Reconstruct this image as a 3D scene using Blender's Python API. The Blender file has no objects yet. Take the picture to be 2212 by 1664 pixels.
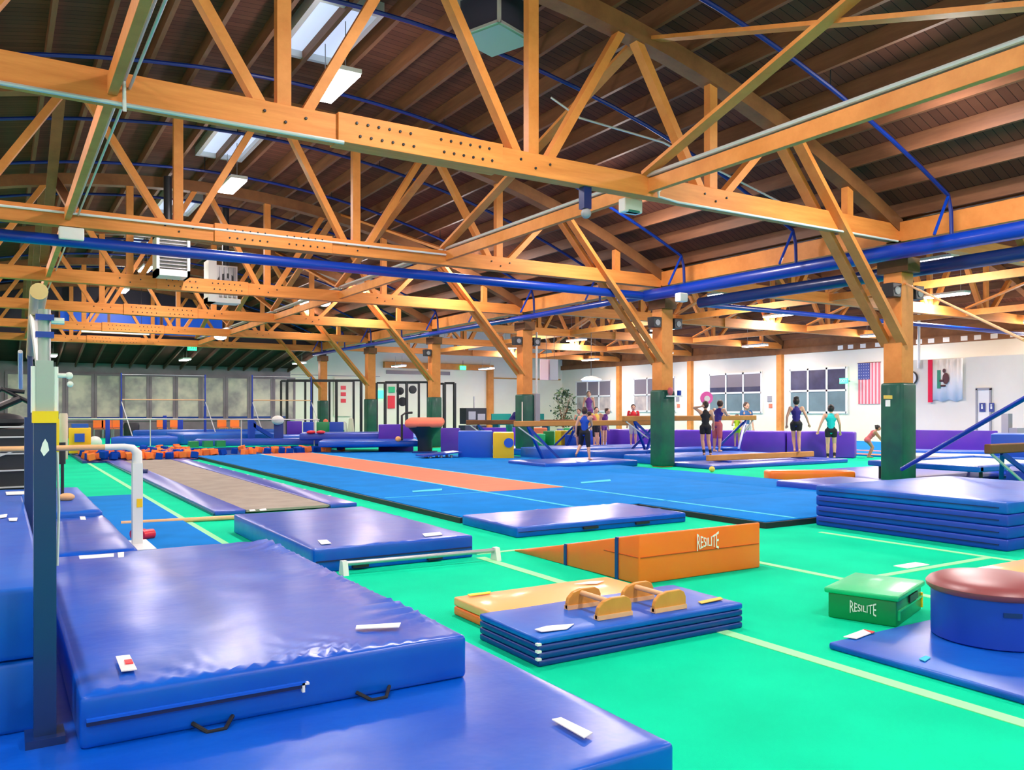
import bpy, bmesh, math, random
from mathutils import Vector, Matrix, noise
random.seed(7)
PI=math.pi; SC=bpy.context.scene; COL=SC.collection

# ------------------------------------------------------------------ camera
F,YAW,HC,YH=1791.,math.radians(31.75),1.348,886.7
sn,cs=math.sin(YAW),math.cos(YAW)
def ray(px,py):
    u=(px-1106)/F; return (sn+u*cs, cs-u*sn, (YH-py)/F)
def az(px,py,z=0.):
    d=ray(px,py); t=(z-HC)/d[2]; return Vector((d[0]*t,d[1]*t,z))
def ad(px,py,t):
    d=ray(px,py); return Vector((d[0]*t,d[1]*t,HC+d[2]*t))
def aY(px,py,Y):
    d=ray(px,py); return ad(px,py,Y/d[1])
def aX(px,py,X):
    d=ray(px,py); return ad(px,py,X/d[0])
cam=bpy.data.cameras.new('camera'); co=bpy.data.objects.new('camera',cam); COL.objects.link(co)
co.location=(0,0,HC); co.rotation_euler=(PI/2,0,-YAW)
cam.sensor_fit='HORIZONTAL'; cam.sensor_width=36; cam.lens=F/2212*36; cam.shift_y=(YH-832)/2212
cam.clip_start=.05; cam.clip_end=200
SC.camera=co

# ------------------------------------------------------------------ materials
def srgb(r,g,b):
    f=lambda v:(v/255/12.92) if v/255<=.04045 else ((v/255+.055)/1.055)**2.4
    return (f(r),f(g),f(b),1)
def newmat(name):
    m=bpy.data.materials.new(name); m.use_nodes=True; nt=m.node_tree
    return m,nt,nt.nodes['Principled BSDF']
def pm(name,c,rough=.5,coat=0,var=.0,vs=6,bump=0,bs=40,metal=0,spec=.5,c2=None,coatr=.15,stretch=None,sheen=0):
    m,nt,b=newmat(name)
    b.inputs['Roughness'].default_value=rough; b.inputs['Metallic'].default_value=metal
    b.inputs['Specular IOR Level'].default_value=spec
    b.inputs['Coat Weight'].default_value=coat; b.inputs['Coat Roughness'].default_value=coatr
    b.inputs['Base Color'].default_value=c
    tc=nt.nodes.new('ShaderNodeTexCoord'); src=tc.outputs['Object']
    if stretch:
        mp=nt.nodes.new('ShaderNodeMapping'); mp.inputs['Scale'].default_value=stretch
        nt.links.new(src,mp.inputs[0]); src=mp.outputs[0]
    if var or c2:
        n=nt.nodes.new('ShaderNodeTexNoise'); n.inputs['Scale'].default_value=vs; n.inputs['Detail'].default_value=4
        nt.links.new(src,n.inputs['Vector'])
        mx=nt.nodes.new('ShaderNodeMix'); mx.data_type='RGBA'
        mr=nt.nodes.new('ShaderNodeMapRange'); mr.inputs[1].default_value=.35; mr.inputs[2].default_value=.65
        nt.links.new(n.outputs[0],mr.inputs[0]); nt.links.new(mr.outputs[0],mx.inputs[0])
        if not c2: c2=tuple(max(0,v*(1-var)) for v in c[:3])+(1,)
        mx.inputs[6].default_value=c; mx.inputs[7].default_value=c2
        nt.links.new(mx.outputs[2],b.inputs['Base Color'])
    if bump:
        n=nt.nodes.new('ShaderNodeTexNoise'); n.inputs['Scale'].default_value=bs; n.inputs['Detail'].default_value=3
        nt.links.new(src,n.inputs['Vector'])
        bp=nt.nodes.new('ShaderNodeBump'); bp.inputs['Strength'].default_value=bump; bp.inputs['Distance'].default_value=.02
        nt.links.new(n.outputs[0],bp.inputs['Height']); nt.links.new(bp.outputs[0],b.inputs['Normal'])
    return m
def em(name,c,s):
    m,nt,b=newmat(name); b.inputs['Base Color'].default_value=c
    b.inputs['Emission Color'].default_value=c; b.inputs['Emission Strength'].default_value=s; return m
def wood(name,c,c2,rough=.55,sc=(1,1,1)):
    m,nt,b=newmat(name); b.inputs['Roughness'].default_value=rough; b.inputs['Specular IOR Level'].default_value=.3
    tc=nt.nodes.new('ShaderNodeTexCoord'); mp=nt.nodes.new('ShaderNodeMapping'); mp.inputs['Scale'].default_value=sc
    nt.links.new(tc.outputs['Object'],mp.inputs[0])
    n=nt.nodes.new('ShaderNodeTexNoise'); n.inputs['Scale'].default_value=1.6; n.inputs['Detail'].default_value=8; n.inputs['Roughness'].default_value=.7
    nt.links.new(mp.outputs[0],n.inputs['Vector'])
    r=nt.nodes.new('ShaderNodeValToRGB'); r.color_ramp.elements[0].position=.3; r.color_ramp.elements[1].position=.7
    r.color_ramp.elements[0].color=c2; r.color_ramp.elements[1].color=c
    nt.links.new(n.outputs[0],r.inputs[0]); nt.links.new(r.outputs[0],b.inputs['Base Color'])
    return m
def boards(name,c,c2,axis=1,w=.14,gap=.06,rough=.8,gc=(.01,.006,.004,1)):
    m,nt,b=newmat(name); b.inputs['Roughness'].default_value=rough; b.inputs['Specular IOR Level'].default_value=.2
    tc=nt.nodes.new('ShaderNodeTexCoord'); sp=nt.nodes.new('ShaderNodeSeparateXYZ'); nt.links.new(tc.outputs['Object'],sp.inputs[0])
    dv=nt.nodes.new('ShaderNodeMath'); dv.operation='DIVIDE'; dv.inputs[1].default_value=w; nt.links.new(sp.outputs[axis],dv.inputs[0])
    fl=nt.nodes.new('ShaderNodeMath'); fl.operation='FLOOR'; nt.links.new(dv.outputs[0],fl.inputs[0])
    fr=nt.nodes.new('ShaderNodeMath'); fr.operation='FRACT'; nt.links.new(dv.outputs[0],fr.inputs[0])
    gt=nt.nodes.new('ShaderNodeMath'); gt.operation='LESS_THAN'; gt.inputs[1].default_value=gap; nt.links.new(fr.outputs[0],gt.inputs[0])
    wn=nt.nodes.new('ShaderNodeTexWhiteNoise'); wn.noise_dimensions='1D'; nt.links.new(fl.outputs[0],wn.inputs['W'])
    n=nt.nodes.new('ShaderNodeTexNoise'); n.inputs['Scale'].default_value=1.5; n.inputs['Detail'].default_value=6; nt.links.new(tc.outputs['Object'],n.inputs['Vector'])
    ad_=nt.nodes.new('ShaderNodeMath'); ad_.operation='ADD'; nt.links.new(wn.outputs[0],ad_.inputs[0]); nt.links.new(n.outputs[0],ad_.inputs[1])
    ml=nt.nodes.new('ShaderNodeMath'); ml.operation='MULTIPLY'; ml.inputs[1].default_value=.5; nt.links.new(ad_.outputs[0],ml.inputs[0])
    mx=nt.nodes.new('ShaderNodeMix'); mx.data_type='RGBA'; mx.inputs[6].default_value=c; mx.inputs[7].default_value=c2; nt.links.new(ml.outputs[0],mx.inputs[0])
    m2=nt.nodes.new('ShaderNodeMix'); m2.data_type='RGBA'; m2.inputs[7].default_value=gc; nt.links.new(gt.outputs[0],m2.inputs[0]); nt.links.new(mx.outputs[2],m2.inputs[6])
    nt.links.new(m2.outputs[2],b.inputs['Base Color']); return m

M={}
M['wood']=wood('fir_timber',(.80,.31,.075,1),(.58,.19,.035,1))
M['woodx']=wood('fir_timber_long',(.84,.32,.075,1),(.64,.20,.04,1),sc=(.5,6,6))
M['wooddark']=wood('weathered_timber',(.30,.125,.045,1),(.17,.065,.025,1))  # darker brown tones than the fir timber
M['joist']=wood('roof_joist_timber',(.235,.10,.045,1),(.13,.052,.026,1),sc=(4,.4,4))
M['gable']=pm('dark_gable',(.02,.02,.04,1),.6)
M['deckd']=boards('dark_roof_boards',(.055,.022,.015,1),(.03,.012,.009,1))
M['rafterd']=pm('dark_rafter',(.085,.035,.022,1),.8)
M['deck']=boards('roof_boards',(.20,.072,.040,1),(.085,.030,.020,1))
M['floor']=pm('green_carpet',(.0,.70,.37,1),.95,var=.14,vs=1.3,bump=.25,bs=220,spec=.1)
M['line']=pm('pale_line',(.35,.85,.42,1),.9,spec=.1)
M['carpet']=pm('blue_carpet',(.0,.215,.66,1),.9,var=.12,vs=2,bump=.2,bs=200,spec=.12)
M['carpetl']=pm('pale_blue_line',(.08,.55,.75,1),.9,spec=.1)
M['coral']=pm('coral_carpet',(1.,.24,.145,1),.9,var=.06,vs=3,spec=.1)
M['black']=pm('black_rubber',(.012,.012,.014,1),.5)
M['vinyl']=pm('blue_vinyl',(.0,.105,.58,1),.30,coat=.32,coatr=.26,bump=.25,bs=5,spec=.35,c2=(.0,.075,.52,1),vs=2)
M['vinyl2']=pm('blue_vinyl_dull',(.0,.13,.60,1),.40,coat=.12,coatr=.3,bump=.12,bs=7,spec=.4,c2=(.0,.08,.50,1),vs=2)
M['royal']=pm('royal_vinyl',(.0,.10,.66,1),.4,coat=.3,coatr=.3,bump=.1,bs=6)
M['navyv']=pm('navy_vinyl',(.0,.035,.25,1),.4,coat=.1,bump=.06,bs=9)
M['seam']=pm('dark_seam',(.0,.008,.08,1),.6)
M['orange']=pm('orange_vinyl',(1.,.19,.0,1),.4,coat=.25,coatr=.3,bump=.06,bs=6,c2=(1,.16,.0,1),vs=3)
M['orangel']=pm('light_orange_vinyl',(1.,.47,.14,1),.45,coat=.3,bump=.05,bs=6)
M['purple']=pm('purple_vinyl',(.09,.018,.46,1),.5,coat=.2,bump=.08,bs=5,c2=(.12,.02,.5,1),vs=2)
M['yellow']=pm('yellow_vinyl',(1.,.62,.0,1),.45,coat=.2,bump=.05)
M['greenv']=pm('green_vinyl',(.0,.26,.07,1),.4,coat=.3,bump=.06,bs=7)
M['greenl']=pm('green_lid_vinyl',(.0,.55,.2,1),.45,coat=.2,bump=.05)
M['pad']=pm('dark_green_pad',(.0,.115,.06,1),.5,coat=.15,bump=.15,bs=6,c2=(.0,.07,.05,1),vs=3)
M['maroon']=pm('maroon_vinyl',(.27,.055,.06,1),.42,coat=.4,coatr=.35)
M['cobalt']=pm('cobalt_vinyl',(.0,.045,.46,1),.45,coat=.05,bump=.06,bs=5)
M['steelblue']=pm('blue_pipe_paint',(.0,.035,.36,1),.35,coat=.3)
M['navyp']=pm('dark_blue_pipe_paint',(.0,.018,.19,1),.4)
M['navy']=pm('navy_paint',(.003,.022,.13,1),.35,coat=.3)
M['white']=pm('white_paint',(.82,.82,.78,1),.4,coat=.2)
M['wall']=pm('white_wall',(.84,.81,.69,1),.8,var=.06,vs=.8,spec=.2)
M['greywall']=pm('grey_wall',(.27,.21,.25,1),.8,var=.25,vs=1.2,spec=.2)
M['panel']=pm('cream_panel',(.62,.54,.46,1),.45,var=.42,vs=1.4,c2=(.30,.26,.27,1))
M['metal']=pm('grey_metal',(.45,.47,.5,1),.35,metal=.7)
M['galv']=pm('galvanised_conduit',(.62,.63,.62,1),.4,metal=.4)
M['dark']=pm('dark_plastic',(.015,.017,.022,1),.45)
M['grey']=pm('grey_plastic',(.33,.33,.35,1),.5)
M['bed']=pm('trampoline_bed',(.37,.33,.275,1),.85,var=.16,vs=3,bump=.3,bs=160,spec=.2)
M['padl']=pm('lavender_blue_pad',(.02,.07,.50,1),.33,coat=.4,coatr=.25,bump=.15,bs=4)
M['foamo']=pm('orange_foam',(1.,.24,.06,1),.95,spec=.1,bump=.2,bs=60)
M['foamb']=pm('blue_foam',(.005,.06,.42,1),.95,spec=.1,bump=.2,bs=60)
M['rail']=wood('pale_rail_wood',(.86,.52,.26,1),(.78,.42,.19,1),.4)
M['beam']=wood('suede_beam',(.62,.30,.08,1),(.48,.22,.06,1),.8)
M['beamd']=wood('dark_beam',(.24,.10,.035,1),(.16,.065,.025,1),.7)
M['ply']=wood('varnished_ply',(.72,.33,.06,1),(.60,.25,.04,1),.35,sc=(3,3,1))
M['label']=pm('white_tag',(.9,.88,.85,1),.5)
M['red']=pm('red_vinyl',(.8,.01,.03,1),.4,coat=.3)
M['teal']=pm('teal_plastic',(.0,.22,.18,1),.5)
M['leaf']=pm('leaf_green',(.045,.11,.025,1),.6,var=.5,vs=8)
M['glassd']=pm('dark_window_glass',(.055,.055,.12,1),.15,var=.3,vs=2,spec=.6)
M['glassg']=pm('frosted_window_glass',(.16,.25,.27,1),.35,var=.2,vs=1.5)
M['glassgrey']=pm('grey_blind_glass',(.21,.18,.21,1),.3)
M['dusk']=em('dusk_glass',(.0,.045,.30,1),.8)
M['skyl']=em('skylight_glass',(.42,.47,.62,1),.85)
M['tube']=em('lit_diffuser',(1.,.98,1.,1),14)
M['exit']=em('exit_green',(.05,1.,.35,1),1.6)
M['pink']=pm('pink_plastic',(1.,.13,.5,1),.4)
M['lime']=pm('lime_cloth',(.5,.8,.02,1),.8)
M['turq']=pm('turquoise_cloth',(.0,.55,.55,1),.7)
M['bluec']=pm('blue_cloth',(.0,.06,.45,1),.7)
M['navyc']=pm('navy_cloth',(.02,.012,.2,1),.7)
M['violetc']=pm('violet_cloth',(.16,.05,.28,1),.7)
M['blackc']=pm('black_cloth',(.01,.011,.016,1),.8)
M['redc']=pm('red_cloth',(.75,.02,.03,1),.8)
M['pinkc']=pm('rose_cloth',(.55,.12,.13,1),.7)
M['greyc']=pm('grey_cloth',(.5,.5,.5,1),.8)
M['bluet']=pm('slate_cloth',(.03,.12,.3,1),.8)
M['yelc']=pm('yellow_cloth',(.8,.55,.1,1),.8)
M['skin']=pm('skin',(.70,.39,.26,1),.55,var=.08,vs=6)
M['skin2']=pm('tan_skin',(.52,.25,.15,1),.55,var=.08,vs=6)
M['hair']=pm('brown_hair',(.045,.02,.012,1),.5,bump=.4,bs=60)
M['hair2']=pm('dark_hair',(.018,.011,.011,1),.45,bump=.4,bs=60)
M['flagr']=pm('flag_red',(.72,.16,.20,1),.8); M['flagw']=pm('flag_white',(.80,.55,.55,1),.8); M['flagb']=pm('flag_blue',(.06,.08,.28,1),.8)
M['flagwhite']=pm('plain_flag_white',(.85,.83,.78,1),.8); M['flagred2']=pm('bright_flag_red',(.85,.01,.06,1),.8)
M['bear']=pm('bear_brown',(.13,.05,.05,1),.8); M['grass']=pm('flag_green',(.05,.3,.17,1),.8)
M['cream']=pm('cream_vinyl',(.80,.74,.6,1),.5)
M['galvg']=pm('green_tinted_sheet',(.25,.6,.45,1),.3,metal=.5)  # green reflection painted into the metal's base colour
M['cage']=pm('smoky_glass',(.05,.05,.08,1),.2)

# ------------------------------------------------------------------ mesh builder
class MB:
    def __init__(s): s.v=[]; s.f=[]; s.mi=[]; s.cur=0
    def add(s,vs,fs):
        o=len(s.v); s.v+= [tuple(v) for v in vs]
        for f in fs: s.f.append([i+o for i in f]); s.mi.append(s.cur)
        return s
    def box(s,a,b):
        x0,x1=sorted((a[0],b[0]));y0,y1=sorted((a[1],b[1]));z0,z1=sorted((a[2],b[2]))
        return s.add([(x0,y0,z0),(x1,y0,z0),(x1,y1,z0),(x0,y1,z0),(x0,y0,z1),(x1,y0,z1),(x1,y1,z1),(x0,y1,z1)],
              [(0,3,2,1),(4,5,6,7),(0,1,5,4),(1,2,6,5),(2,3,7,6),(3,0,4,7)])
    def beam(s,p,q,w,h,up=(0,0,1)):
        p=Vector(p);q=Vector(q);d=(q-p).normalized();up=Vector(up)
        if abs(d.dot(up))>.99: up=Vector((0,1,0))
        a=d.cross(up).normalized()*w/2; b=a.cross(d).normalized()*h/2
        vs=[p-a-b,p+a-b,p+a+b,p-a+b,q-a-b,q+a-b,q+a+b,q-a+b]
        return s.add(vs,[(0,1,2,3),(7,6,5,4),(0,4,5,1),(1,5,6,2),(2,6,7,3),(3,7,4,0)])
    def tube(s,pts,r,n=10,cap=True):
        pts=[Vector(p) for p in pts]; rs=r if isinstance(r,(list,tuple)) else [r]*len(pts)
        rings=[];prev=None
        for i,p in enumerate(pts):
            d=(pts[min(i+1,len(pts)-1)]-pts[max(i-1,0)]).normalized()
            if prev is None:
                a=d.cross(Vector((0,0,1)) if abs(d.z)<.9 else Vector((1,0,0))).normalized()
            else:
                a=(prev-d*prev.dot(d)).normalized()
            prev=a;b=d.cross(a)
            rings.append([p+(a*math.cos(2*PI*k/n)+b*math.sin(2*PI*k/n))*rs[i] for k in range(n)])
        vs=[v for rg in rings for v in rg];fs=[]
        for i in range(len(pts)-1):
            for k in range(n):
                fs.append((i*n+k,i*n+(k+1)%n,(i+1)*n+(k+1)%n,(i+1)*n+k))
        if cap: fs.append(tuple(reversed(range(n)))); fs.append(tuple((len(pts)-1)*n+k for k in range(n)))
        return s.add(vs,fs)
    def lathe(s,c,prof,n=24,ax='z'):
        c=Vector(c);vs=[];fs=[]
        for r,z in prof:
            for k in range(n):
                a=2*PI*k/n
                vs.append(c+Vector((r*math.cos(a),r*math.sin(a),z)))
        m=len(prof)
        for i in range(m-1):
            for k in range(n): fs.append((i*n+k,i*n+(k+1)%n,(i+1)*n+(k+1)%n,(i+1)*n+k))
        fs.append(tuple(reversed(range(n)))); fs.append(tuple((m-1)*n+k for k in range(n)))
        return s.add(vs,fs)
    def ball(s,c,r,n=12,sc=(1,1,1)):
        c=Vector(c);vs=[];fs=[];m=n//2
        vs.append(c-Vector((0,0,r*sc[2])))
        for i in range(1,m):
            th=-PI/2+PI*i/m
            for k in range(n):
                a=2*PI*k/n; vs.append(c+Vector((r*sc[0]*math.cos(th)*math.cos(a),r*sc[1]*math.cos(th)*math.sin(a),r*sc[2]*math.sin(th))))
        vs.append(c+Vector((0,0,r*sc[2])));L=len(vs)-1
        for k in range(n): fs.append((0,1+(k+1)%n,1+k))
        for i in range(m-2):
            for k in range(n): fs.append((1+i*n+k,1+i*n+(k+1)%n,1+(i+1)*n+(k+1)%n,1+(i+1)*n+k))
        for k in range(n): fs.append((L,1+(m-2)*n+k,1+(m-2)*n+(k+1)%n))
        return s.add(vs,fs)
    def prism(s,poly,off):
        """poly: list of 3D pts (planar), off: extrusion vector"""
        n=len(poly);off=Vector(off);a=[Vector(p) for p in poly];b=[p+off for p in a]
        return s.add(a+b,[tuple(reversed(range(n))),tuple(range(n,2*n))]+[(i,(i+1)%n,n+(i+1)%n,n+i) for i in range(n)])
    def build(s,name,mats,parent=None,smooth=False,origin=None):
        me=bpy.data.meshes.new(name)
        o0=Vector(origin) if origin else Vector((0,0,0))
        me.from_pydata([tuple(Vector(v)-o0) for v in s.v],[],s.f)
        if not isinstance(mats,(list,tuple)): mats=[mats]
        for m in mats: me.materials.append(M[m] if isinstance(m,str) else m)
        for i,p in enumerate(me.polygons):
            p.material_index=s.mi[i]; p.use_smooth=smooth
        bm=bmesh.new(); bm.from_mesh(me); bmesh.ops.recalc_face_normals(bm,faces=bm.faces); bm.to_mesh(me); bm.free()
        ob=bpy.data.objects.new(name,me); COL.objects.link(ob)
        if parent is not None: ob.parent=parent
        else: ob.location=o0
        if smooth:
            md=ob.modifiers.new('n','WEIGHTED_NORMAL') if False else None
            try: me.set_sharp_from_angle(angle=math.radians(40))
            except Exception: pass
        return ob
def tag(o,label=None,cat=None,group=None,kind=None):
    if label: o['label']=label
    if cat: o['category']=cat
    if group: o['group']=group
    if kind: o['kind']=kind
    return o
def E_(name,loc,label,cat,group=None,rz=0):
    o=bpy.data.objects.new(name,None); COL.objects.link(o); o.location=loc; o.rotation_euler=(0,0,rz); o.empty_display_size=.2
    return tag(o,label,cat,group)
def st(o): o['kind']='structure'; return o
def dup(root,loc=None,label=None,group=None):
    r=root.copy(); COL.objects.link(r)
    if loc is not None: r.location=loc
    if label: r['label']=label
    if group: r['group']=group
    for ch in [c for c in bpy.data.objects if c.parent==root]:
        c=ch.copy(); COL.objects.link(c); c.parent=r
        for g in [g for g in bpy.data.objects if g.parent==ch]:
            d=g.copy(); COL.objects.link(d); d.parent=c
    return r
def bev(o,w=.01,seg=2):
    b=o.modifiers.new('b','BEVEL'); b.width=w; b.segments=seg; b.limit_method='ANGLE'; return o

# rounded slab (mat) with optional puff and wrinkles; local coords centred in xy, base z=0
def slab_mesh(name,lx,ly,h,r=.02,puff=0,wr=0,res=.12,seed=0,mat='vinyl',wedge=None,wsides='fblr'):
    def coords(L,rr,res):
        n=max(1,int((L-2*rr)/res)); 
        c=[-L/2,-L/2+rr*.12,-L/2+rr*.4,-L/2+rr]+[-L/2+rr+(L-2*rr)*i/n for i in range(1,n)]+[L/2-rr,L/2-rr*.4,L/2-rr*.12,L/2]
        return c
    r=min(r,h*.49)
    xs,ys,zs=coords(lx,r,res),coords(ly,r,res),coords(h,r,max(res*.5,.03) if wr else 9)
    bm=bmesh.new(); vd={}
    def V(i,j,k):
        key=(i,j,k)
        if key not in vd: vd[key]=bm.verts.new((xs[i],ys[j],zs[k]))
        return vd[key]
    nx,ny,nz=len(xs)-1,len(ys)-1,len(zs)-1
    for i in range(nx):
        for j in range(ny):
            bm.faces.new((V(i,j,nz),V(i+1,j,nz),V(i+1,j+1,nz),V(i,j+1,nz)))
            bm.faces.new((V(i,j+1,0),V(i+1,j+1,0),V(i+1,j,0),V(i,j,0)))
    for i in range(nx):
        for k in range(nz):
            bm.faces.new((V(i,0,k),V(i+1,0,k),V(i+1,0,k+1),V(i,0,k+1)))
            bm.faces.new((V(i,ny,k+1),V(i+1,ny,k+1),V(i+1,ny,k),V(i,ny,k)))
    for j in range(ny):
        for k in range(nz):
            bm.faces.new((V(0,j,k+1),V(0,j+1,k+1),V(0,j+1,k),V(0,j,k)))
            bm.faces.new((V(nx,j,k),V(nx,j+1,k),V(nx,j+1,k+1),V(nx,j,k+1)))
    hx,hy,hz=lx/2,ly/2,h/2
    for v in bm.verts:
        p=v.co.copy()
        q=Vector((max(-hx+r,min(hx-r,p.x)),max(-hy+r,min(hy-r,p.y)),max(-hz+r,min(hz-r,p.z))))
        d=p-q
        if d.length>1e-9: p=q+d.normalized()*r
        u=p.x/hx;w=p.y/hy;top=max(0,p.z/hz)
        if puff:
            p.z+=top*puff*(1-abs(u)**3)*(1-abs(w)**3)
            p.z+=top*puff*.5*noise.noise(Vector((p.x*2.2+seed,p.y*2.2,seed)))
        if wr and p.z>0:
            for side,dist,along in (('f',p.y+hy,p.x),('b',hy-p.y,p.x),('l',p.x+hx,p.y),('r',hx-p.x,p.y)):
                if side not in wsides: continue
                if dist>r*.5:
                    nn=noise.noise(Vector((along*1.3+seed,side=='f',seed*.7)))
                    amp=wr*max(0,.35+1.3*nn)
                    ph=along*34+dist*(9+8*nn)+6*noise.noise(Vector((along*2.3,dist*2,seed)))
                    p.z+=top*amp*math.exp(-max(0,dist-.05)/.12)*(abs(math.sin(ph))**2.2-.3)
        if wedge:
            # height falls towards +y
            t=(p.y+hy)/ly; p.z=-hz+(p.z+hz)*max(.03,1-t)
        v.co=p+Vector((0,0,hz))
    me=bpy.data.meshes.new(name); bm.to_mesh(me); bm.free()
    me.materials.append(M[mat])
    for pl in me.polygons: pl.use_smooth=True
    return me
def slab(name,x0,x1,y0,y1,z0,z1,mat='vinyl',label=None,cat='mat',group=None,parent=None,rz=0,**k):
    me=slab_mesh(name,abs(x1-x0),abs(y1-y0),z1-z0,mat=mat,**k)
    o=bpy.data.objects.new(name,me); COL.objects.link(o)
    o.location=((x0+x1)/2,(y0+y1)/2,z0); o.rotation_euler=(0,0,rz)
    if parent is not None: o.parent=parent
    else: tag(o,label,cat,group)
    return o
def patch(par,name,pts,z,mat='label',th=.003,lab=None):
    """flat tag lying on a surface: pts pixels unprojected on height z"""
    base=par.location if par is not None else Vector((0,0,0))
    P=[az(x,y,z) for x,y in pts]
    q=MB().prism(P,(0,0,th)).build(name,mat)
    if par is not None:
        q.parent=par; q.matrix_parent_inverse=par.matrix_basis.inverted()
    if lab: q['label']=lab
    return q
def child(par,o):
    """attach an object built in world coordinates to par without moving it"""
    o.parent=par; o.matrix_parent_inverse=par.matrix_basis.inverted(); return o

X0,Y1,BAY=13.46,8.83,6.1
XL,XR,YB,YF=-5.14,32.06,45.43,-7.
def zl(x,off=0.):           # lower face of the bowstring top chord
    q=(x-off-4.16)/9.3; return 4.4+2.3*(1-q*q)

# ------------------------------------------------------------------ room shell
o=st(MB().box((XL,YF,-.1),(XR,YB,0)).build('floor','floor'))
# pit cut is built as a raised rim instead of a hole; wall boxes
st(MB().box((XL-.2,YF,0),(XL,YB,5.2)).build('wall_left','wall'))
st(MB().box((XL,YF-.2,0),(XR,YF,7.2)).build('wall_front','wall'))
st(MB().box((XR,YF,0),(XR+.2,YB,4.02)).build('wall_right','wall'))
st(MB().box((XR+.02,YF,4.02),(XR+.2,YB,5.1)).build('wall_right_upper','wooddark'))
st(MB().box((XL,YB,0),(13.7,YB+.2,4.6)).build('wall_back_left','greywall'))
st(MB().box((13.7,YB,0),(XR,YB+.2,7.3)).build('wall_back_right','wall'))
st(MB().box((XR-.12,YF,4.02),(XR+.02,YB,4.3)).build('trim_1','wooddark'))
tr1=bpy.data.objects['trim_1']
for i_ in range(22):
    y_=10.6+i_*.62+(.1 if i_%3 else 0)
    q_=MB().box((XR-.14,y_,4.06),(XR-.11,y_+.26,4.24)).build('spacer_block','white'); q_.parent=tr1
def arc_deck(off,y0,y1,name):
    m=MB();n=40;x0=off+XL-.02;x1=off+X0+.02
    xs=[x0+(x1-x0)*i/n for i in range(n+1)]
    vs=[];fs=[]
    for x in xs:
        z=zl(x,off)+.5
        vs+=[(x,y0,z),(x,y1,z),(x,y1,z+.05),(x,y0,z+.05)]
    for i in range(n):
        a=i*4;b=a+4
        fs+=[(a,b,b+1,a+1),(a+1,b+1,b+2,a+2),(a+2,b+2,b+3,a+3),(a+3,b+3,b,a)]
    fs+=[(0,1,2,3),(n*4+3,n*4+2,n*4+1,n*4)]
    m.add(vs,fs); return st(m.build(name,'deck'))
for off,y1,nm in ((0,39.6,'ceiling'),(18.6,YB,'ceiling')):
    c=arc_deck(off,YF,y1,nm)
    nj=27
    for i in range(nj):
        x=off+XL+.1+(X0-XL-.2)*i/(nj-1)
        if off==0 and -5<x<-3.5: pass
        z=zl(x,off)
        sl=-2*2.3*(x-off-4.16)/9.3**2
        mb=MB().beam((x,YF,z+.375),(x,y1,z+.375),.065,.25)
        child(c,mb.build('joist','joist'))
# gable end above the last truss of the near bay + lean-to roof behind it
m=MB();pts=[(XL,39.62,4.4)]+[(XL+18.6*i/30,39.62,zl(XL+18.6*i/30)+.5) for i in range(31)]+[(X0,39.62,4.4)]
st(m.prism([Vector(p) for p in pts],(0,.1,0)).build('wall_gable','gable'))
for i,(a,b) in enumerate(((130,232),(238,345),(352,480))):
    p=aY(a,704,39.5);q=aY(b,664,39.5)
    w=st(MB().box((p.x,39.5,4.7),(q.x,39.6,5.55)).build('window_%d'%(i+1),'dusk'))
    child(w,MB().box((p.x-.06,39.47,4.64),(q.x+.06,39.52,4.7)).box((p.x-.06,39.47,5.55),(q.x+.06,39.52,5.61)).box((p.x-.06,39.47,4.7),(p.x,39.52,5.57)).box((q.x,39.47,4.7),(q.x+.06,39.52,5.57)).build('window_frame','wooddark'))
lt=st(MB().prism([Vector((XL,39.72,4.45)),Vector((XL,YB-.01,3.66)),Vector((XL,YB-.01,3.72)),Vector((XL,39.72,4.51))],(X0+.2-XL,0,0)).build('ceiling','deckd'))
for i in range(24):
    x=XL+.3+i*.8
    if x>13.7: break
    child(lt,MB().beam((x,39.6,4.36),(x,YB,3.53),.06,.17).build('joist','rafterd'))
# back wall details
for i in range(11):                                     # light panels in the grey wall
    x=.35+i*1.25
    if x>13.2: break
    w=st(MB().box((x,YB-.03,.9),(x+1.0,YB,3.05)).build('window_%d'%(i+4),'panel'))
    child(w,MB().box((x-.12,YB-.06,.8),(x,YB,3.15)).box((x,YB-.06,3.05),(x+1.0,YB,3.15)).box((x+1.,YB-.06,.8),(x+1.12,YB,3.15)).box((x,YB-.06,.8),(x+1.,YB,.9)).build('window_frame','greywall'))
st(MB().box((.0,YB-.05,.92),(13.5,YB-.02,1.02)).build('trim_2','navyv'))
# header beam and posts on the white back wall
st(MB().box((19.2,YB-.25,3.85),(26.6,YB,4.2)).build('trim_3','wood'))
st(MB().box((26.2,YB-.25,0),(26.6,YB,3.85)).build('trim_4','wood'))
st(MB().box((13.75,YB-.04,3.3),(19.,YB,3.34)).build('trim_5','grey'))
st(MB().box((26.7,YB-.06,3.35),(31.9,YB,3.43)).build('trim_6','beam'))
st(MB().box((19.4,YB-.06,3.5),(23.6,YB,3.72)).build('window_20','glassgrey'))
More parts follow.
